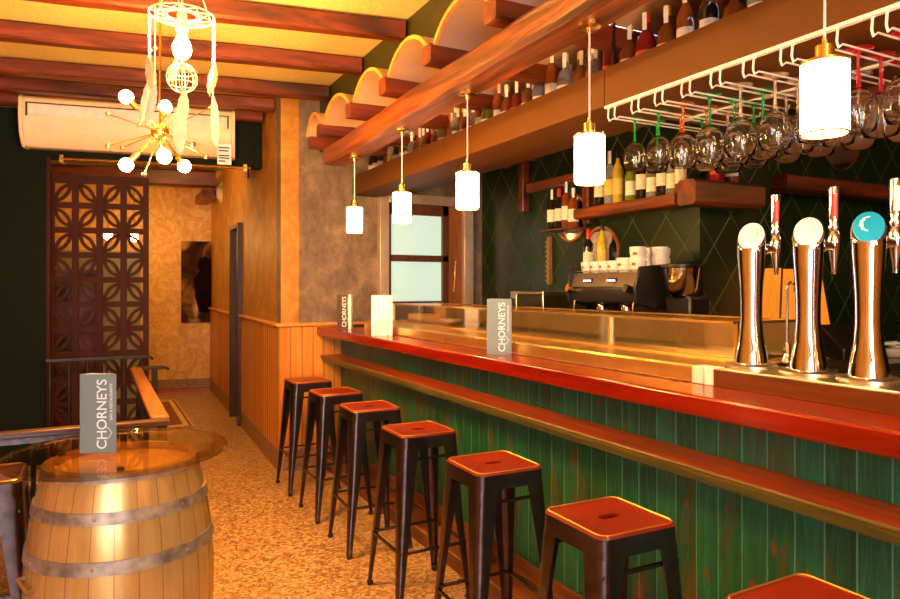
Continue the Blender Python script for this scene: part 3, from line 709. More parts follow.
# timber uprights on the left back wall
for a, b, w_, l_ in [((3.035,4.50,2.02),(3.035,4.50,2.48),.07,'left dark timber upright on the green wall near the window'),((3.035,3.70,1.86),(3.035,3.70,2.30),.075,'timber upright on the green wall at the left end of the bottle shelf')]:
    rough_beam('timber_upright', a, b, w_, .07, M['beam_x'], 95, l_, None, 'timber', n=4, j=.003)
rough_beam('timber_rail', (3.045,4.45,2.20), (3.045,3.76,2.20), .05, .07, M['beam_y'], 97, 'horizontal timber rail between the two uprights on the green wall', None, 'timber', n=4, j=.003)
mb = MB(); mb.box(3.04,3.068,4.17,4.20,1.44,1.80)
for k in range(9): mb.box(3.03,3.045,4.165,4.205,1.46+.037*k,1.475+.037*k)
tag(mb.build('hanging_strip', plain('tan_woven_strip', (.30,.16,.06), .6)), 'narrow tan strip hanging on the green wall below the small ledge', 'strip')

# ------------------------------------------------------------------ back counter with coffee machine
mb = MB(); mb.box(2.52,3.068,2.30,5.2,.93,.97); c1 = thing('back_counter', 'dark back counter along the green wall under the coffee machine', 'counter', (2.8,3.8,0))
o = mb.build('worktop', M['blacktop'], c1, bevel=.003); o.matrix_parent_inverse = Matrix.Translation((-2.8,-3.8,0))
mb = MB(); mb.box(2.56,3.068,2.30,5.2,0,.93); o = mb.build('cabinet_body', M['black'], c1); o.matrix_parent_inverse = Matrix.Translation((-2.8,-3.8,0))
c2 = thing('back_counter', 'dark counter with steel top against the tiled wall behind the beer taps', 'counter', (4.6,2.6,0))
mb = MB(); mb.box(3.075,6.35,2.30,2.75,.93,.97); o = mb.build('worktop', M['steel'], c2, bevel=.003); o.matrix_parent_inverse = Matrix.Translation((-4.6,-2.6,0))
mb = MB(); mb.box(3.075,6.35,2.34,2.75,0,.93); o = mb.build('cabinet_body', M['black'], c2); o.matrix_parent_inverse = Matrix.Translation((-4.6,-2.6,0))
# toaster oven
tv = thing('toaster_oven', 'steel toaster oven with open slots at the far end of the back counter', 'oven', (2.8,4.0,.97))
mb = MB(); mb.box(-.2,.2,-.22,.22,.24,.26); mb.box(-.2,.2,-.22,-.20,.0,.24); mb.box(-.2,.2,.08,.22,0,.24); mb.box(-.2,.2,-.2,.08,0,.03); mb.box(.18,.2,-.2,.08,.03,.24)
mb.M = None
tv.location = (2.80,3.86,1.15); tv.rotation_euler = (0,0,.0)
mb = MB(); mb.box(-.18,.18,-.20,.20,.22,.24); mb.box(-.18,.18,-.20,-.18,0,.22); mb.box(-.18,.18,.12,.20,0,.22); mb.box(-.18,.18,-.18,.12,0,.02); mb.box(.15,.18,-.18,.12,.02,.22)
mb.build('housing', M['steel'], tv, bevel=.004)
mb = MB()
for z in (.08,.14):
    for k in range(5): mb.tube([(-.15+.07*k,-.18,z),(-.15+.07*k,.12,z)], .003, 5)
mb.build('rack', M['chrome'], tv)
mb = MB(); mb.box(-.185,-.18,.14,.18,.05,.19); mb.build('control_panel', M['black'], tv)
mb = MB(); mb.box(2.62,2.98,3.66,4.06,.97,1.15); tag(mb.build('stainless_box', M['steel'], bevel=.004), 'low steel box under the toaster oven on the back counter', 'box')
# espresso machine (front faces the bar, -x); y from 3.05 to 3.72
em = thing('espresso_machine', 'two-group brushed steel and black espresso machine stacked with white cups', 'coffee machine', (2.8,3.02,.97)); em.scale = (1,.80,1)
mb = MB(); mb.box(-.26,.22,-.36,.36,.05,.11); mb.build('drip_tray', M['steel'], em, bevel=.006)
mb = MB(); mb.box(.0,.24,-.34,.34,.11,.44); mb.build('back_body', plain('dark_copper_body', (.12,.045,.025), .3, .6), em, bevel=.01)
mb = MB(); mb.prism([(-.22,.36),(-.23,.45),(-.20,.52),(.24,.52),(.24,.42),(.0,.34)], 'y', -.35, .37); mb.build('head', M['black'], em, bevel=.01)
mb = MB(); mb.prism([(-.232,.452),(-.202,.528),(-.196,.528),(-.226,.452)], 'y', -.33, .36); mb.build('front_panel', M['steel'], em, bevel=.002)
for y in (-.10,.16):
    mb = MB(); mb.box(-.226,-.215,y-.045,y+.045,.475,.50); d_ = mb.build('display', M['black'], em)
    d_.rotation_euler = (0,0,0)
    t_ = MB()
    for k in range(5): t_.box(-.2295,-.2265,y-.036+.018*k,y-.028+.018*k,.482,.492)
    t_.build('button', emis('lit_buttons', (.7,.8,1), 1.5) if 'lit_buttons' not in bpy.data.materials else bpy.data.materials['lit_buttons'], d_)
mb = MB(); mb.box(-.18,.22,-.33,.35,.528,.534); mb.tube([(-.19,-.34,.545),(-.19,.36,.545)], .003, 6)
mb.build('cup_tray', M['steel'], em)
for y in (-.13,.13):
    mb = MB(); mb.lathe([(0,0),(.036,0),(.04,.02),(.04,.07),(.03,.09),(0,.09)], 18, (-.13,y,.28)); gh = mb.build('group_head', M['chrome'], em, 40)
    mb = MB(); mb.lathe([(0,0),(.028,0),(.034,.012),(.034,.03),(0,.03)], 18, (-.13,y,.252)); pf = mb.build('portafilter', M['chrome'], em, 40)
    mb = MB(); mb.tube([(-.16,y,.265),(-.20,y-.01,.262),(-.31,y-.03,.235)], [.009,.012,.015], 8); mb.build('handle', M['black'], pf)
for y in (-.31,.32):
    mb = MB(); mb.tube([(-.18,y,.42),(-.22,y,.36),(-.235,y+.01,.20),(-.22,y+.015,.16)], .006, 7); mb.build('steam_wand', M['chrome'], em)
    mb = MB(); mb.tube([(-.23,y,.43),(-.28,y,.445)], [.022,.024], 12); mb.build('steam_knob', M['brass'] if y > 0 else M['black'], em)
for y in (-.365,.365):
    mb = MB(); mb.prism([(-.24,.36),(-.26,.44),(-.22,.56),(.25,.60),(.27,.30),(.27,.05),(.12,.05),(.05,.30)], 'y', y-.012, y+.012); mb.build('side_panel', M['black'], em, bevel=.004)
for x, y in ((-.2,-.3),(-.2,.3),(.18,-.3),(.18,.3)):
    mb = MB(); mb.lathe([(0,0),(.018,0),(.022,.05),(0,.05)], 12, (x,y,0)); mb.build('foot', M['chrome'], em)
mb = MB(); mb.lathe([(0,0),(.03,0),(.045,.02),(.05,.06),(.036,.10),(.02,.12),(0,.12)], 18); tag(mb.build('milk_jug', M['brass'], smooth=50), 'rounded brass-coloured jug at the left end of the espresso machine', 'jug').location = (2.57,3.42,.971)
# cups
def make_cup(r, h, key):
    c_ = thing('coffee_cup', 'x', 'cup')
    mb = MB(); mb.lathe([(0,0),(r*.62,0),(r*.8,h*.15),(r*.97,h*.6),(r,h),(r*.93,h),(r*.88,h*.6),(r*.6,h*.12),(0,h*.1)], 18); mb.build('cup_body', M['ceramic'], c_, 50)
    mb = MB(); mb.tube([(0,-r*.92,h*.82),(0,-r*1.35,h*.78),(0,-r*1.45,h*.5),(0,-r*1.2,h*.3),(0,-r*.8,h*.28)], r*.09, 6); mb.build('handle', M['ceramic'], c_)
    mb = MB(); mb.lathe([(r*.985,h*.42),(r*.995,h*.62)], 5, a0=pi-.3, a1=pi+.25); mb.build('printed_mark', M['cap_red'], c_)
    return c_
cs = make_cup(.037,.066,'s'); cl = make_cup(.046,.080,'l')
zt = .97+.535
cp = []
cuplist = [(cs,3.26,0),(cs,3.18,0),(cs,3.10,0),(cs,3.02,0)]
lab = ['leftmost small white cup on the espresso machine','second small white cup from the left on the espresso machine','third small white cup from the left on the espresso machine','fourth small white cup from the left, beside the first taller stack']
for (c_, y, z), l_ in zip(cuplist, lab): place(c_, (2.66,y,zt), .2*R.random(), l_, 'white coffee cups on the espresso machine')
stk = [(3.32,2,cs),(3.23,2,cs),(3.30,2,cl),(3.19,2,cl),(3.08,2,cl)]
for i, (x, y, n_, c_) in enumerate([(2.67,2.94,1,cl),(2.67,2.835,2,cl),(2.79,2.895,2,cl),(2.79,2.79,2,cl),(2.90,2.88,2,cl),(2.90,2.98,1,cl),(2.79,2.99,1,cl)]):
    for k in range(n_):
        hh = .066 if c_ is cs else .080
        place(c_, (x,y,zt+k*hh*.72), .3*R.random()+[0,.2,-1.2,-1.2,-1.4,-1.,-1.3][i], 'white cup %s of the %s stack on the coffee machine%s' % (['at the bottom','on top'][k] if n_ > 1 else 'alone in place', slotn[i], '' if i > 3 else ' from the left'), 'white coffee cups on the espresso machine')
mb = MB(); mb.box(2.87,3.068,3.38,3.72,1.488,1.50); tag(mb.build('small_ledge', M['stepwood'], bevel=.003), 'small dark ledge below the lower round mirror, behind the coffee cups', 'shelf')
for i, (y, k) in enumerate([(3.60,'red wine'),(3.46,'yellow')]):
    place(KB[k], (2.95,y,1.501), face(2.93,y), ['dark bottle with red cap standing left behind the coffee cups','pale yellow bottle standing right behind the coffee cups, before the lower mirror'][i], 'bottles behind the coffee cups')
# grinder
gr = thing('coffee_grinder', 'black and chrome coffee grinder right of the espresso machine', 'grinder', (2.75,2.60,.97))
mb = MB(); mb.box(-.09,.14,-.09,.10,0,.03); mb.box(-.02,.13,-.085,.095,.03,.40); mb.build('body', M['black'], gr, bevel=.012)
mb = MB(); mb.lathe([(0,0),(.045,0),(.045,.22),(.055,.23),(.055,.245),(0,.245)], 22, (-.05,-.05,.03)); mb.build('grounds_cylinder', M['chrome'], gr, 40)
mb = MB(); mb.lathe([(0,0),(.06,0),(.085,.04),(.095,.13),(.098,.15),(.09,.155),(0,.155)], 28, (0,0,.40)); mb.build('hopper', M['chrome'], gr, 40)
mb = MB(); mb.lathe([(0,0),(.102,0),(.102,.012),(.03,.02),(0,.02)], 28, (0,0,.555)); mb.build('lid', M['black'], gr, 40)
mb = MB(); mb.box(-.022,-.02,.02,.08,.12,.18); mb.build('white_print', M['paperwhite'], gr)
# table lamp, device and sugar on the right counter
tl = thing('table_lamp', 'small lamp with amber square shade behind the beer taps', 'lamp', (3.70,2.62,.97))
mb = MB(); mb.box(-.09,.09,-.06,.06,0,.02); mb.box(-.02,.02,-.02,.02,.02,.22); mb.build('base', M['black'], tl, bevel=.004)
mb = MB()
a = [(-.235,-.08,.22),(.235,-.08,.22),(.235,.08,.22),(-.235,.08,.22)]; b = [(-.18,-.055,.56),(.18,-.055,.56),(.18,.055,.56),(-.18,.055,.56)]
mb.loft([a, b], caps=False)
t = NT('amber_lit_shade'); t.col(t.ramp(t.noise(t.tc(), 3, 2), [(.3, (.30,.10,.012)), (.7, (.42,.16,.02))])); t.b.inputs['Emission Color'].default_value = (1,.24,.015,1); t.b.inputs['Emission Strength'].default_value = .42
mb.build('lamp_shade', t.m, tl)
mb = MB(); mb.tube([(-.235,-.082,.22),(.235,-.082,.22)], .006, 6); mb.tube([(-.18,-.057,.56),(.18,-.057,.56)], .006, 6); mb.tube([(-.235,-.082,.22),(-.18,-.057,.56)], .006, 6); mb.tube([(.235,-.082,.22),(.18,-.057,.56)], .006, 6)
mb.build('shade_trim', M['black'], tl)
cr = thing('till', 'black till with small lit lights behind the right-hand beer tap', 'till', (4.12,2.58,.97))
mb = MB(); mb.prism([(-.13,0),(.13,0),(.13,.20),(.02,.22),(-.10,.10),(-.13,.08)], 'x', -.19, .16); mb.build('body', M['black'], cr, bevel=.01)
mb = MB(); mb.box(-.10,-.02,-.125,-.12,.085,.098); mb.box(.04,.08,-.125,-.12,.085,.098); mb.build('indicator_light', emis('small_orange_light', (1,.4,.1), 3), cr)
sd = thing('sugar_dish', 'white dish of small white packets on the counter behind the taps', 'dish', (4.50,2.50,.97))
mb = MB(); mb.lathe([(0,0),(.05,0),(.10,.02),(.13,.05),(.125,.052),(.09,.028),(0,.015)], 26); mb.build('dish', M['ceramic'], sd, 50)
for i in range(9):
    pk = MB(); a = R.uniform(0,pi); x, y = R.uniform(-.07,.07), R.uniform(-.06,.06); z = .04+.022*(i//3)
    pk.M = Matrix.Translation((x,y,z)) @ Matrix.Rotation(a,4,'Z') @ Matrix.Rotation(R.uniform(-.3,.3),4,'X')
    pk.box(-.035,.035,-.02,.02,0,.014); o = pk.build('sugar_packet', M['paperwhite'], None, bevel=.002); o.location = (4.50,2.50,.97)
    tag(o, 'small white packet piled in the white dish behind the taps', 'packet', 'sugar packets in the dish')

# ------------------------------------------------------------------ beer taps
badge = [(.80,.84,.88),(.80,.84,.9),(.01,.30,.60)]
tl_ = ['chrome beer tap column farthest from the camera, beside the display case','middle chrome beer tap column with white slanted badge','chrome beer tap column nearest the camera, with blue badge']
for i, y in enumerate([1.50,1.30,1.12]):
    tp = thing('beer_tap', tl_[i], 'beer tap', (1.905,y,1.16), 0, 'three chrome beer taps')
    yaw = radians(-150)  # badge direction (room side)
    mb = MB(); mb.lathe([(0,0),(.080,0),(.080,.006),(.072,.012),(0,.012)], 36); mb.build('drip_plate', M['steel'], tp, 40)
    prof = [(.012,.052),(.03,.051),(.06,.046),(.10,.038),(.16,.0335),(.22,.034),(.28,.037),(.34,.041),(.38,.0425)]
    d_ = Vector((cos(yaw), sin(yaw), 0)); rings = []; N = 32
    for z, r in prof: rings.append([(r*cos(2*pi*k/N), r*sin(2*pi*k/N), z) for k in range(N)])
    # slanted top: low towards the room, high at the back
    def slant(r, base, sl, off=0):
        out = []
        for k in range(N):
            x, y_ = r*cos(2*pi*k/N), r*sin(2*pi*k/N); dd = (x*d_.x+y_*d_.y)
            out.append((x+d_.x*off, y_+d_.y*off, base-sl*dd))
        return out
    rings += [slant(.0432,.400,.35), slant(.0440,.415,1.0), slant(.0410,.425,1.15)]
    mb = MB(); mb.loft(rings); mb.build('column', M['chrome'], tp, 50)
    mb = MB(); mb.loft([slant(.0385,.4255,1.15), slant(.0385,.4290,1.15), slant(.034,.4300,1.15)]); bd = mb.build('badge', plain('badge_%d' % i, badge[i], .25, 0, .02), tp, 40)
    mb = MB()
    if i == 2:
        for a0 in (0,.9,1.8):
            pts = [slant(.022-.004*a0,.4325,1.15)[int(q)] for q in (2+4*a0,5+4*a0,8+4*a0,11+4*a0)]
            mb.tube(pts, .0016, 5)
    else:
        mb.tube([slant(.020,.4320,1.15)[q] for q in (22,26,30,2)], .0011, 5)
    mb.build('badge_mark', M['paperwhite'] if i == 2 else M['steel'], bd)
    # side arm and faucet on the barman's side
    ax = Vector((cos(radians(-8)), sin(radians(-8)), 0))
    mb = MB(); p = ax*.03; q = ax*.115
    mb.tube([(p.x,p.y,.385),(q.x,q.y,.385)], .013, 14); mb.tube([(ax.x*.05,ax.y*.05,.385),(ax.x*.062,ax.y*.062,.385)], .019, 14); mb.build('arm', M['chrome'], tp, 50)
    mb = MB(); c_ = ax*.105
    mb.lathe([(0,.30),(.007,.30),(.010,.335),(.013,.345),(.016,.37),(.019,.385),(.020,.405),(.014,.425),(.010,.435),(0,.435)], 16, (c_.x,c_.y,0)); mb.build('faucet', M['chrome'], tp, 50)
    mb = MB(); mb.lathe([(0,.43),(.013,.432),(.017,.442),(.013,.452),(.0145,.47),(.0165,.56),(.0155,.567),(0,.568)], 16, (c_.x,c_.y,0)); th_ = mb.build('tap_handle', M['chrome'], tp, 50)
    mb = MB(); mb.lathe([(.0155,.475),(.0168,.545)], 6, (c_.x,c_.y,0), a0=pi+.2, a1=pi+1.2); mb.build('handle_label', M['cap_red'] if i < 2 else M['paperwhite'], th_)
    mb = MB()
    for k in range(5): mb.box(-.04+.016*k,-.034+.016*k,-.05,.05,.0005,.0135)
mb = MB(); mb.box(1.99,2.28,.5,1.50,1.161,1.166)
for k in range(22): mb.box(2.0,2.27,.52+.044*k,.535+.044*k,1.166,1.170)
tag(mb.build('drip_tray', M['blackmetal']), 'slotted dark drip tray behind the beer tap columns', 'tray')
gs = thing('rinser_faucet', 'thin chrome gooseneck faucet between the two left beer taps', 'faucet', (2.03,1.46,1.166))
mb = MB(); mb.lathe([(0,0),(.018,0),(.018,.012),(.011,.02),(.013,.05),(.009,.07),(0,.07)], 16); mb.tube([(-.02,0,.04),(.025,0,.04)], .006, 8); mb.build('valve_base', M['chrome'], gs, 50)
mb = MB(); mb.tube([(0,0,.06),(0,0,.25)]+[(.02-.02*cos(a),0,.25+.02*sin(a)) for a in [pi*k/6 for k in range(1,7)]]+[(.04,0,.235)], .0045, 8); mb.build('spout', M['chrome'], gs, 50)

# ------------------------------------------------------------------ menu cards with lettering
def letters(txt, size, mat, parent, loc, rot, extr=.0003, spacing=1.0):
    cu = bpy.data.curves.new('txt', 'FONT'); cu.body = txt; cu.size = size; cu.extrude = extr; cu.space_character = spacing; cu.align_x = 'LEFT'
    cu.offset = size*.006
    ob = bpy.data.objects.new('tmp', cu); COL.objects.link(ob)
    bpy.context.view_layer.update()
    me = bpy.data.meshes.new_from_object(ob.evaluated_get(bpy.context.evaluated_depsgraph_get()))
    bpy.data.objects.remove(ob); me.materials.clear(); me.materials.append(mat)
    o = bpy.data.objects.new('lettering', me); COL.objects.link(o); o.parent = parent; o.location = loc; o.rotation_euler = rot
    return o
def menu(loc, rz, front, left, label, w=.115, h=.26, text=True):
    m = thing('menu_card', label, 'menu', loc, rz, 'three-sided menu cards')
    dp = .035
    tri = [(-w/2,0),(w/2,0),(-w/2+.022,dp)]
    th = .0012
    mb = MB(); mb.box(-w/2,w/2,-.0006,.0006,0,h); mb.build('front_panel', front, m)
    mb = MB(); mb.loft([[(-w/2,0,0),(-w/2+.022,dp,0),(-w/2+.022+th,dp,0),(-w/2+th,0,0)], [(-w/2,0,h),(-w/2+.022,dp,h),(-w/2+.022+th,dp,h),(-w/2+th,0,h)]]); mb.build('side_panel', left, m)
    mb = MB(); mb.loft([[(w/2,0,0),(-w/2+.022,dp,0),(-w/2+.022,dp+th,0),(w/2,th,0)], [(w/2,0,h),(-w/2+.022,dp,h),(-w/2+.022,dp+th,h),(w/2,th,h)]]); mb.build('back_panel', left, m)
    if text:
        letters('CHORNEYS', .0445, M['paperwhite'], m, (.027,-.0012,.012), (pi/2,0,0), spacing=1.0).rotation_euler = Matrix(((0,-1,0),(0,0,-1),(1,0,0))).to_euler()
        l2 = letters('BAR & RESTAURANTE', .0125, M['cap_white'], m, (.046,-.0012,.108), (0,0,0)); l2.rotation_euler = Matrix(((0,-1,0),(0,0,-1),(1,0,0))).to_euler()
        mb = MB(); z0 = .066
        mb.tube([(.024,-.0014,z0+.020),(.034,-.0014,z0+.016),(.044,-.0014,z0),(.034,-.0014,z0-.016),(.024,-.0014,z0-.020)], .0011, 5); mb.build('heart_mark', M['paperwhite'], m)
    return m
menu((0.009,2.513,.872), -.40, M['teal'], M['paperwhite'], 'grey-teal CHORNEYS menu card standing on the glass barrel table')
menu((1.675,2.69,1.1045), -.52, M['teal'], M['paperwhite'], 'grey-teal CHORNEYS menu card standing on the red wooden counter before the display case')
m3 = menu((1.655,4.89,1.1045), -.60, M['browncard'], M['paperwhite'], 'dark brown CHORNEYS menu card at the far end of the counter by the grey wall', w=.085)
mb = MB(); mb.box(.045,.066,-.002,.05,0,.26); mb.build('white_side', M['paperwhite'], m3)
wb = thing('white_card_holder', 'blank white card holder on the counter at the far end of the display case', 'card holder', (1.655,4.10,1.1045), -.3)
mb = MB(); mb.box(-.068,.068,-.004,.004,.0,.262); mb.build('card', M['paperwhite'], wb)
mb = MB(); mb.box(-.05,.03,-.02,.03,0,.10); mb.build('stand', M['white'], wb, bevel=.002)

# ------------------------------------------------------------------ barrel table
bt = thing('barrel', 'golden oak wine barrel with grey metal hoops standing on the floor at left', 'barrel', (.085,2.55,0))
HB = .845
def rb(z): u = (z-HB/2)/(HB/2); return .293-.060*u*u
mb = MB(); N = 52; zs = [HB*i/18 for i in range(19)]
rings = [[(rb(z)*(1-.004*(k % 2))*cos(2*pi*k/N), rb(z)*(1-.004*(k % 2))*sin(2*pi*k/N), z) for k in range(N)] for z in zs]
rings += [[((rb(HB)-.022)*cos(2*pi*k/N), (rb(HB)-.022)*sin(2*pi*k/N), HB) for k in range(N)], [((rb(HB)-.022)*cos(2*pi*k/N), (rb(HB)-.022)*sin(2*pi*k/N), HB-.03) for k in range(N)]]
mb.loft(rings); mb.build('staves', M['stave'], bt, 40)
mb = MB(); mb.lathe([(0,HB-.032),(rb(HB)-.02,HB-.032),(rb(HB)-.02,HB-.024),(0,HB-.024)], 40); mb.build('head', M['barrelhead'], bt)
for z0, z1 in ((.0,.035),(.10,.135),(.235,.27),(.555,.595),(.700,.735),(.818,.843)):
    mb = MB(); a, b = (z0, z1)
    mb.lathe([(rb(a)-.001,a),(rb(a)+.0045,a),(rb(b)+.0045,b),(rb(b)-.001,b),(rb(a)-.001,a)], 60, caps=False); mb.build('hoop', M['hoop'], bt, 40)
mb = MB()
for z in (.252,.575,.717):
    for a in (-.9,-2.7,-1.9): mb.ball(((rb(z)+.004)*cos(a), (rb(z)+.004)*sin(a), z), .006, 8, 5)
mb.build('rivet', M['hoop'], bt)
mb = MB(); a = radians(-162); z = .50
mb.tube([((rb(z)+.0)*cos(a),(rb(z))*sin(a),z+.02),((rb(z)+.02)*cos(a),(rb(z)+.02)*sin(a),z+.02),((rb(z)+.02)*cos(a+.22),(rb(z)+.02)*sin(a+.22),z),((rb(z))*cos(a+.22),(rb(z))*sin(a+.22),z)], .006, 8); mb.build('pull_handle', M['steel'], bt)
mb = MB(); mb.lathe([(0,0),(.346,0),(.350,.004),(.350,.008),(.346,.012),(0,.012)], 80)
gt = mb.build('glass_tabletop', M['tabletop'], smooth=40); gt.location = (.073,2.55,.857); tag(gt, 'round smoked glass top resting on the wine barrel', 'tabletop')
mb = MB()
for a in (.5,2.6,4.7): mb.lathe([(0,0),(.012,0),(.012,.012),(0,.012)], 12, (.073+.2*cos(a),2.55+.2*sin(a),.8455))
tag(mb.build('glass_bumper', M['black']), 'small dark bumpers between the barrel and its glass top', 'bumper')

# ------------------------------------------------------------------ railings round the stairwell
def baluster(x, y, z0, z1, parent):
    h = z1-z0; mb = MB()
    mb.lathe([(0,0),(.010,0),(.010,h*.12),(.016,h*.14),(.010,h*.16),(.010,h*.3)]+[(.010+.005*(k % 2), h*(.3+.035*k)) for k in range(12)]+[(.010,h*.72),(.016,h*.75),(.010,h*.78),(.010,h),(0,h)], 10, (x,y,z0))
    return mb.build('baluster', M['blackmetal'], parent, 60)
nr = thing('stair_railing', 'dark iron railing with worn handrail running behind the barrel table', 'railing', (0,3.15,0))
mb = MB(); mb.box(-1.6,.285,-.028,.028,.825,.852); o = mb.build('handrail', wood('dark_worn_handrail', (.03,.012,.006), (.11,.045,.02), 'x', .3), nr, bevel=.006)
mb = MB(); mb.box(-1.6,.27,-.008,.008,.80,.825); mb.box(-1.6,.27,-.008,.008,.10,.12)
for k in range(9):
    x = -1.5+R.random()*1.7; mb.box(x,x+R.uniform(.03,.09),-.0295,-.027,.838,.845)
mb.build('metal_band', plain('chipped_grey_metal', (.10,.085,.08), .4, .5, .6, 40), nr)
for k in range(13): baluster(-1.45+.137*k, 0, .0, .80, nr)
mb = MB(); mb.box(.235,.275,-.02,.02,0,.825); mb.build('corner_post', M['blackmetal'], nr, bevel=.003)
sr = thing('stair_railing', 'brown wooden handrail running back from the near railing toward the screen', 'railing', (.26,4.2,0))
mb = MB(); mb.box(-.045,.03,-.99,1.05,.828,.856); mb.build('handrail', M['handrail'], sr, bevel=.008)
mb = MB(); mb.box(-.012,.012,-.99,1.0,.02,.06); mb.box(-.012,.012,-.99,1.0,.79,.828); mb.build('metal_band', M['blackmetal'], sr)
for k in range(12): baluster(0, -.88+.16*k, .06, .79, sr)
fr_ = thing('stair_railing', 'short dark railing end with post beyond the brown handrail', 'railing', (.34,5.3,0))
mb = MB(); mb.box(-.07,.10,-.025,.025,.828,.852); mb.tube([(.10,0,.84),(.125,0,.83),(.135,0,.815)], .012, 8); mb.build('handrail', M['blackmetal'], fr_, bevel=.004)
mb = MB(); mb.box(.02,.06,-.02,.02,0,.828); mb.build('post', M['blackmetal'], fr_, bevel=.003)
br = thing('stair_railing', 'far dark railing with balusters standing before the pierced wooden screen', 'railing', (.04,6.08,0))
mb = MB(); mb.box(-.38,.34,-.022,.022,.835,.865); mb.tube([(.34,0,.85),(.37,0,.84),(.385,0,.82)], .012, 8); mb.build('handrail', M['blackmetal'], br, bevel=.004)
for k in range(6): baluster(-.35+.13*k, 0, -.0, .835, br)

# ------------------------------------------------------------------ pierced screen
ang = atan2(6.258-6.387, .715)
ps = thing('lattice_screen', 'tall chestnut wooden screen pierced with petal-shaped openings', 'screen', (-.325,6.40,0), ang)
cw, ch_ = .1815, .205; nrow = 11; zt_ = 2.30
mb = MB()
W_ = 4*cw
for c_ in range(5):
    x = c_*cw; wd = .024 if 0 < c_ < 4 else .030
    mb.box(max(0,x-wd), min(W_,x+wd), 0, .03, 0, zt_+.01)
for r_ in range(nrow+1):
    z = zt_-r_*ch_; mb.box(0,W_,.001,.029,z-.024,z+.024)
mb.box(0,W_,.001,.029,0,.06)
def arc(mb, cx, cz, a0, a1, rx, rz, wd=.026, n=8):
    for i in range(n):
        t0 = a0+(a1-a0)*i/n; t1 = a0+(a1-a0)*(i+1)/n
        q = [(cx+(rx-wd)*cos(t0), cz+(rz-wd)*sin(t0)), (cx+rx*cos(t0), cz+rz*sin(t0)), (cx+rx*cos(t1), cz+rz*sin(t1)), (cx+(rx-wd)*cos(t1), cz+(rz-wd)*sin(t1))]
        mb.prism(q, 'y', .004, .026)
for r_ in range(nrow):
    for c_ in range(4):
        x0 = c_*cw+.022; x1 = (c_+1)*cw-.022; z1 = zt_-r_*ch_-.022; z0 = z1-ch_+.044; w = x1-x0; h = z1-z0
        if (r_+c_) % 2 == 0:   # leaf from lower left to upper right
            arc(mb, x1, z0, pi/2, pi, w, h); arc(mb, x0, z1, -pi/2, 0, w, h)
        else:
            arc(mb, x0, z0, 0, pi/2, w, h); arc(mb, x1, z1, pi, 3*pi/2, w, h)
mb.build('pierced_panel', M['lattice'], ps, 30)
mb = MB(); mb.box(-.012,.0,-.005,.035,0,zt_+.03); mb.box(W_,W_+.012,-.005,.035,0,zt_+.03); mb.box(-.012,W_+.012,-.005,.035,zt_+.024,zt_+.045); mb.build('frame', M['lattice'], ps)
# what stands behind the screen
cb = thing('cabinet', 'dark brown cabinet standing behind the lower left of the pierced screen', 'cabinet', (-.35,7.0,0))
mb = MB(); mb.box(-.45,.36,0,.4,0,1.58); mb.build('cabinet_body', M['stepwood'], cb, bevel=.005)
mb = MB(); mb.box(-.43,-.03,-.015,0,.05,1.54); mb.build('door', M['stepwood'], cb, bevel=.003)
mb = MB(); mb.box(-.02,.34,-.015,0,.05,1.54); mb.build('door', M['stepwood'], cb, bevel=.003)
cb = thing('cupboard', 'grey-green painted cupboard seen through the screen\'s middle columns', 'cupboard', (.27,7.9,0))
mb = MB(); mb.box(-.9,.16,0,.4,0,1.80); mb.build('cabinet_body', plain('grey_green_paint', (.30,.30,.13), .5), cb, bevel=.005)
mb = MB(); mb.box(-.30,.14,-.015,0,.05,1.76); mb.build('door', bpy.data.materials['grey_green_paint'], cb, bevel=.003)

# picture on the far wall
py = obY(1.27, 9.87)
pc = thing('framed_picture', 'tall dark picture of a shadowy seated figure on the gold corridor wall', 'picture', (1.30,obY(1.30,9.87)-.015,1.49), -.178)
mb = MB(); mb.box(-.26,.26,-.015,.012,-.56,.56); mb.build('canvas', None or (lambda: (lambda t: (t.col(t.ramp(t.noise(t.map((1,1,.8)), 3.2, 3, .5, .6), [(.35, (.012,.006,.004)), (.52, (.06,.022,.008)), (.62, (.30,.14,.04)), (.75, (.65,.40,.14))])), t.set(Roughness=.9, Specular_IOR_Level=.1), t.m)[2])(NT('dark_print')))(), pc, bevel=.003)
mb = MB()
sil = [(-.03,-.42),(.22,-.42),(.22,.18),(.16,.20),(.13,.30),(.06,.36),(-.02,.32),(-.05,.22),(-.02,.14),(-.10,.05),(-.08,-.2)]
mb.prism(sil, 'y', -.0165, -.0152); mb.build('printed_figure', plain('printed_dark_brown', (.010,.005,.003), 1., 0, .5, 6, Specular_IOR_Level=0), pc)
# rug
rg = thing('striped_rug', 'brown rug with cream border stripes on the corridor floor beyond the railing', 'rug', (.70,8.15,0)); rg.scale = (.7,1,1)
mb = MB(); mb.box(-.27,.27,-.88,.95,0,.012); mb.build('field', plain('brown_rug_field', (.22,.07,.02), .9), rg)
mb = MB()
for o_, w_ in ((.0,.02),(.055,.07)):
    x = .27-o_; mb.box(x-w_,x,-.88+o_,.95-o_,.012,.0135); mb.box(-x,-x+w_,-.88+o_,.95-o_,.012,.0135); mb.box(-x,x,-.88+o_,-.88+o_+w_,.012,.0136); mb.box(-x,x,.95-o_-w_,.95-o_,.012,.0136)
mb.build('border_stripes', plain('cream_rug_stripe', (.75,.50,.20), .9), rg)

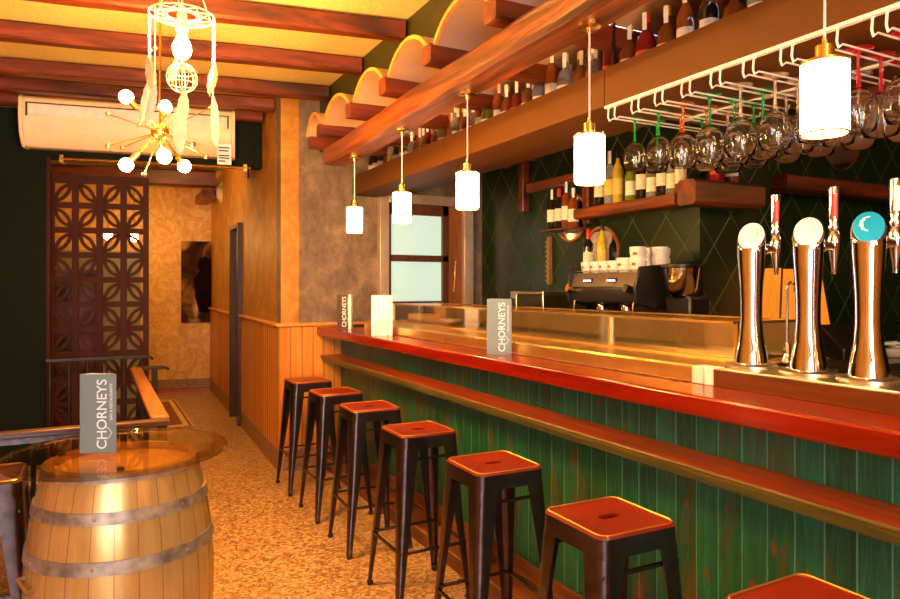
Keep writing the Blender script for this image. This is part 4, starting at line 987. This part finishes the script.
# ------------------------------------------------------------------ air conditioner, rod, sticker, siren
AL = 1.575; aa = atan2(5.80-6.08, 1.55)
ac = thing('air_conditioner', 'long cream air conditioner hanging below the beams over the corridor opening', 'air conditioner', (-.519,6.08,2.51), aa)
prof = [(0,.37),(0,.12),(.03,.04),(.10,.0),(.215,.0),(.215,.37)]
prof = [(.0,.36),(-.0,.20),(.02,.10),(.07,.02),(.10,.0),(.20,.0),(.20,.375),(.02,.375)]
mb = MB(); mb.prism(prof, 'x', .03, AL-.03); mb.build('housing', M['cream'], ac, 30, bevel=.006)
for x in (0,AL-.03):
    mb = MB(); mb.prism([(p[0]-.008 if p[0] < .1 else p[0], p[1]+(.004 if p[1] > .3 else -.004 if p[1] < .01 else 0)) for p in prof], 'x', x, x+.03); mb.build('end_cap', M['cream'], ac, 30, bevel=.006)
mb = MB(); mb.box(.07,AL-.07,-.006,.0,.235,.315); mb.build('front_grille', M['white'], ac, bevel=.002)
mb = MB(); mb.box(.05,AL-.05,-.0075,.0,.318,.326); mb.box(.05,.062,-.0075,0,.22,.326); mb.box(AL-.062,AL-.05,-.0075,0,.22,.326); mb.build('vent_gap', M['black'], ac)
mb = MB(); mb.loft([[(.05,.036,.068),(AL-.05,.036,.068),(AL-.05,.0505,.045),(.05,.0505,.045)], [(.05,.028,.066),(AL-.05,.028,.066),(AL-.05,.044,.040),(.05,.044,.040)]]); mb.build('air_flap', M['cream'], ac)
for x in (.08,AL-.1):
    mb = MB(); mb.tube([(x,.08,.37),(x,.08,.44)], .006, 6); mb.tube([(x-.02,.08,.375),(x+.02,.08,.375)], .008, 6); mb.build('hanging_hook', M['blackmetal'], ac)
es = thing('energy_label', 'white printed energy label hanging below the right end of the air conditioner', 'label', (.945,5.795,2.515), aa)
mb = MB(); mb.box(-.055,.055,0,.003,-.085,.085); mb.build('sheet', M['paperwhite'], es)
mb = MB()
for z, w_ in ((.055,.05),(.03,.045),(-.01,.05),(-.03,.05),(-.055,.03)): mb.box(-.045,-.045+w_*1.7,-.001,0,z-.007,z+.004)
mb.build('print_lines', M['blackmetal'], es)
rd = thing('metal_rod', 'long brass rod fixed across the opening below the air conditioner', 'rod', (.45,6.03,2.435), aa)
mb = MB(); mb.tube([(-.70,0,0),(.74,0,0)], .012, 8); mb.build('tube', M['brass'], rd)
mb = MB(); mb.tube([(.72,0,0),(.72,-.02,-.02),(.72,-.03,-.07),(.72,-.0,-.08)], .008, 6); mb.build('hook', M['blackmetal'], rd)
for q in (-.71,.68):
    mb = MB(); mb.box(q,q+.03,-.01,.09,-.03,.03); mb.build('bracket', M['brass'], rd)
si = thing('alarm_siren', 'small cream round alarm on the gold side wall near its far end', 'alarm', (sideX(8.77)-.001,8.77,2.59))
mb = MB(); mb.M = Matrix.Rotation(-pi/2,4,'Y'); mb.lathe([(0,0),(.09,0),(.09,.03),(.06,.05),(0,.052)], 24); mb.build('dome', M['cream'], si, 50)
mb = MB(); mb.box(-.01,.0,-.10,.10,-.12,.12); mb.build('back_plate', M['cream'], si, bevel=.003)

# ------------------------------------------------------------------ sputnik chandelier
cx_, cy_, cz_ = .256, 3.255, 2.109
Rv = Vector((cos(TH), -sin(TH), 0)); Fv = Vector((sin(TH), cos(TH), 0)); Uv = Vector((0,0,1))
sp_ = thing('sputnik_chandelier', 'brass starburst chandelier with lit round bulbs and dark ball tips', 'chandelier', (cx_,cy_,cz_))
mb = MB(); mb.ball((0,0,0), .038, 22, 12); mb.build('hub', M['brass'], sp_, 60)
mb = MB(); mb.tube([(0,0,.03),(0,0,.78)], .005, 8); mb.build('stem', M['brass'], sp_)
mb = MB(); mb.lathe([(0,0),(.05,0),(.05,.02),(0,.03)], 20, (0,0,.785)); mb.build('ceiling_rose', M['brass'], sp_)
k_ = 3.0/675
for i, (dx, dy, s_) in enumerate([(-34,-35,-1),(5,-25,1),(-34,33,-1),(4,25,-1),(24,34,1)]):
    L_ = .225; v = Rv*(dx*k_)-Uv*(dy*k_); dd = sqrt(max(.0004, L_*L_-v.length_squared)); Fr = Vector((cx_,cy_,cz_-H)).normalized(); v = v*(1+s_*dd/3)+Fr*dd*s_; u = v.normalized(); tip = v
    mb = MB(); mb.tube([u*.03, u*.15], .005, 8); arm = mb.build('arm', M['brass'], sp_)
    mb = MB(); mb.tube([u*.135, u*.185], .013, 12); mb.build('socket', M['brass'], arm)
    mb = MB(); mb.ball(tip, .029, 20, 12); mb.build('bulb', M['bulb'], arm, 60)
for i, (dx, dy, s_) in enumerate([(-50,-17,-1),(-36,-15,1),(-46,12,1),(-50,15,-1),(-7,46,-1),(-25,39,1),(35,-20,-1),(42,17,-1),(36,19,1),(10,2,-1),(50,-26,1)]):
    L_ = .225; v = Rv*(dx*k_)-Uv*(dy*k_); dd = sqrt(max(.0004, L_*L_-v.length_squared)) if v.length < L_ else .02; v = v+Fv*dd*s_; u = v.normalized(); tl2 = max(v.length,.2)
    mb = MB(); mb.tube([u*.03, u*tl2], .0028, 6); arm = mb.build('arm', M['brass'], sp_)
    mb = MB(); mb.ball(u*tl2, .011, 12, 8); mb.build('ball_tip', plain('dark_bronze_ball', (.20,.07,.03), .3, .8) if 'dark_bronze_ball' not in bpy.data.materials else bpy.data.materials['dark_bronze_ball'], arm, 60)

# ------------------------------------------------------------------ dreamcatcher lamp
dc = thing('dreamcatcher_lamp', 'white wire ring lamp with feathers on strings and one large lit bulb', 'lamp', (.274,2.568,2.385))
mb = MB(); rr = .110
mb.tube([(rr*cos(a), rr*sin(a), 0) for a in [2*pi*k/32 for k in range(32)]], .003, 6, closed=True); mb.build('ring', M['string'], dc, 60)
mb = MB()
for k in range(10):
    a = 2*pi*k/10; b = a+2*pi*.32; mb.tube([(rr*cos(a), rr*sin(a), 0), (rr*cos(b), rr*sin(b), 0)], .0013, 4)
mb.tube([(.05*cos(a), .05*sin(a), 0) for a in [2*pi*k/16 for k in range(16)]], .0013, 4, closed=True); mb.build('web', M['string'], dc)
mb = MB()
for a in (.3,2.4,4.5): mb.tube([(rr*cos(a), rr*sin(a), 0), (0,0,.26)], .0018, 5)
mb.tube([(0,0,.26),(0,0,.565)], .003, 5); mb.build('hanging_cord', M['string'], dc)
mb = MB(); mb.lathe([(0,.03),(.012,.03),(.018,0),(.018,-.045),(.022,-.05),(.014,-.065),(0,-.065)], 16); mb.tube([(0,0,.02),(0,0,.26)], .003, 5); mb.build('socket', M['white'], dc, 50)
mb = MB(); mb.lathe([(0,-.062),(.013,-.065),(.018,-.08),(.030,-.105),(.032,-.12),(.027,-.14),(.014,-.152),(0,-.155)], 20); mb.build('bulb', M['bulb2'], dc, 60)
# small netted hoop ball below
hb = MB()
for k in range(5):
    a = pi*k/5; hb.tube([(.052*cos(t_)*cos(a)+.0, .052*cos(t_)*sin(a), .052*sin(t_)-.222) for t_ in [2*pi*q/18 for q in range(18)]], .0014, 4, closed=True)
for z in (-.02,.02): hb.tube([(.048*cos(t_), .048*sin(t_), z-.222) for t_ in [2*pi*q/18 for q in range(18)]], .0013, 4, closed=True)
hb.build('netted_ball', M['string'], dc)
def feather(mb, x, y, z, L_, w, ang_, tw):
    pts = []; n = 9; dirr = Vector((sin(ang_)*.25*cos(tw), sin(ang_)*.25*sin(tw), -1)).normalized(); sd_ = Vector((cos(tw), sin(tw), 0))
    vs = []; fs = []
    for i in range(n+1):
        u = i/n; wd = w*sin(pi*min(1,u*.93+.07))**.7*(1 if u < 1 else 0)+.001
        c_ = Vector((x,y,z))+dirr*L_*u+sd_.cross(Vector((0,0,1)))*(.02*u*u); jit = (.12*w if i % 2 else 0)
        for q, off in ((-1,0),(0,.0025),(1,0)): vs.append(c_+sd_*q*(wd-jit)+sd_.cross(Vector((0,0,1)))*off)
        for q, off in ((-1,.001),(0,.004),(1,.001)): vs.append(c_+sd_*q*(wd-jit)-sd_.cross(Vector((0,0,1)))*off*-.2)
    for i in range(n):
        for o_ in (0,1): fs.append((i*6+o_, i*6+o_+1, (i+1)*6+o_+1, (i+1)*6+o_))
        for o_ in (3,4): fs.append((i*6+o_, (i+1)*6+o_, (i+1)*6+o_+1, i*6+o_+1))
    mb.add(vs, fs); mb.tube([(x,y,z+.01), tuple(Vector((x,y,z))+dirr*L_)], .0011, 4)
# (azimuth, string length, feather length, width)
for i, (az, sl_, fl, w, mt) in enumerate([(2.75,.23,.16,.020,'feather'),(3.25,.17,.13,.018,'feather2'),(3.7,.27,.15,.018,'feather'),(-.45,.29,.14,.016,'feather'),(-.1,.16,.12,.016,'feather2'),(.2,.31,.15,.015,'feather')]):
    x, y = rr*cos(az), rr*sin(az)
    mb = MB(); mb.tube([(x,y,0),(x,y,-sl_)], .0014, 4); st_ = mb.build('string', M['string'], dc)
    for q in (.55,1): mb = MB(); mb.ball((x,y,-sl_*q), .006, 8, 5); mb.build('bead', M['white'], st_)
    mb = MB(); feather(mb, x, y, -sl_, fl, w, .6*(1 if i % 2 else -1), -TH+.3*R.uniform(-1,1)); mb.build('feather', M[mt], st_, 0)
mb = MB(); mb.tube([(0,0,-.155),(0,0,-.33)], .0014, 4); st_ = mb.build('string', M['string'], dc)
mb = MB(); feather(mb, -.012,0,-.33,.17,.026,.3,-TH); feather(mb, .008,.005,-.27,.13,.02,-.3,-TH+.4); mb.build('feather', M['feather'], st_, 0)
mb = MB(); feather(mb, -.02,0,-.16,.08,.014,-.5,-TH); mb.build('feather', M['feather2'], st_, 0)

for i, (x, y, z) in enumerate([(0.14, 9.2, 2.052), (0.422, 9.1, 2.031)]):
    hb_ = thing('hanging_bulb', ['left of two lit bulbs glowing behind the pierced screen','right of two lit bulbs glowing behind the pierced screen'][i], 'lamp', (x,y,z), 0, 'bulbs in the corridor')
    mb = MB(); mb.ball((0,0,0), .05, 16, 10, 1.2); mb.build('bulb', M['bulb3'], hb_, 60)
    mb = MB(); mb.tube([(0,0,.05),(0,0,.80)], .004, 6); mb.build('cord', M['black'], hb_)
for (x, y, z, r, st, l_) in ((.5,7.4,2.76,.09,34,'round white ceiling lamp in the corridor behind the opening'),(.3,-1.2,2.80,.10,34,'round white ceiling lamp behind the camera'),(4.5,.7,2.54,.10,34,'round white ceiling lamp over the bartender\'s side, outside the photo'),(2.75,.2,2.50,.08,34,'small round ceiling lamp above the working side of the bar')):
    cl_ = thing('ceiling_lamp', l_, 'lamp', (x,y,z))  # lamps added to brighten the room and corridor
    mb = MB(); mb.lathe([(0,.07),(r*.8,.07),(r*.8,.04),(0,.04)], 20); mb.build('lamp_base', M['white'], cl_)
    mb = MB(); mb.ball((0,0,0), r, 20, 10, .6); mb.build('globe', emis('warm_globe', (1,.54,.16), 75) if 'warm_globe' not in bpy.data.materials else bpy.data.materials['warm_globe'], cl_)
# ------------------------------------------------------------------ light, camera, view
w = bpy.data.worlds.new('World'); bpy.context.scene.world = w; w.use_nodes = True
bg = w.node_tree.nodes['Background']; bg.inputs[0].default_value = (.78,.85,1,1); bg.inputs[1].default_value = 7
cam = bpy.data.cameras.new('camera'); co = bpy.data.objects.new('camera', cam); COL.objects.link(co)
co.location = (0,0,H); co.rotation_euler = (pi/2,0,-TH); cam.sensor_width = 36; cam.lens = 27; cam.shift_y = -12.5/900; cam.clip_start = .05
sc = bpy.context.scene; sc.camera = co
sc.view_settings.view_transform = 'Standard'; sc.view_settings.look = 'None'; sc.view_settings.gamma = 1; sc.view_settings.use_curve_mapping = False
sc.view_settings.exposure = 1.1
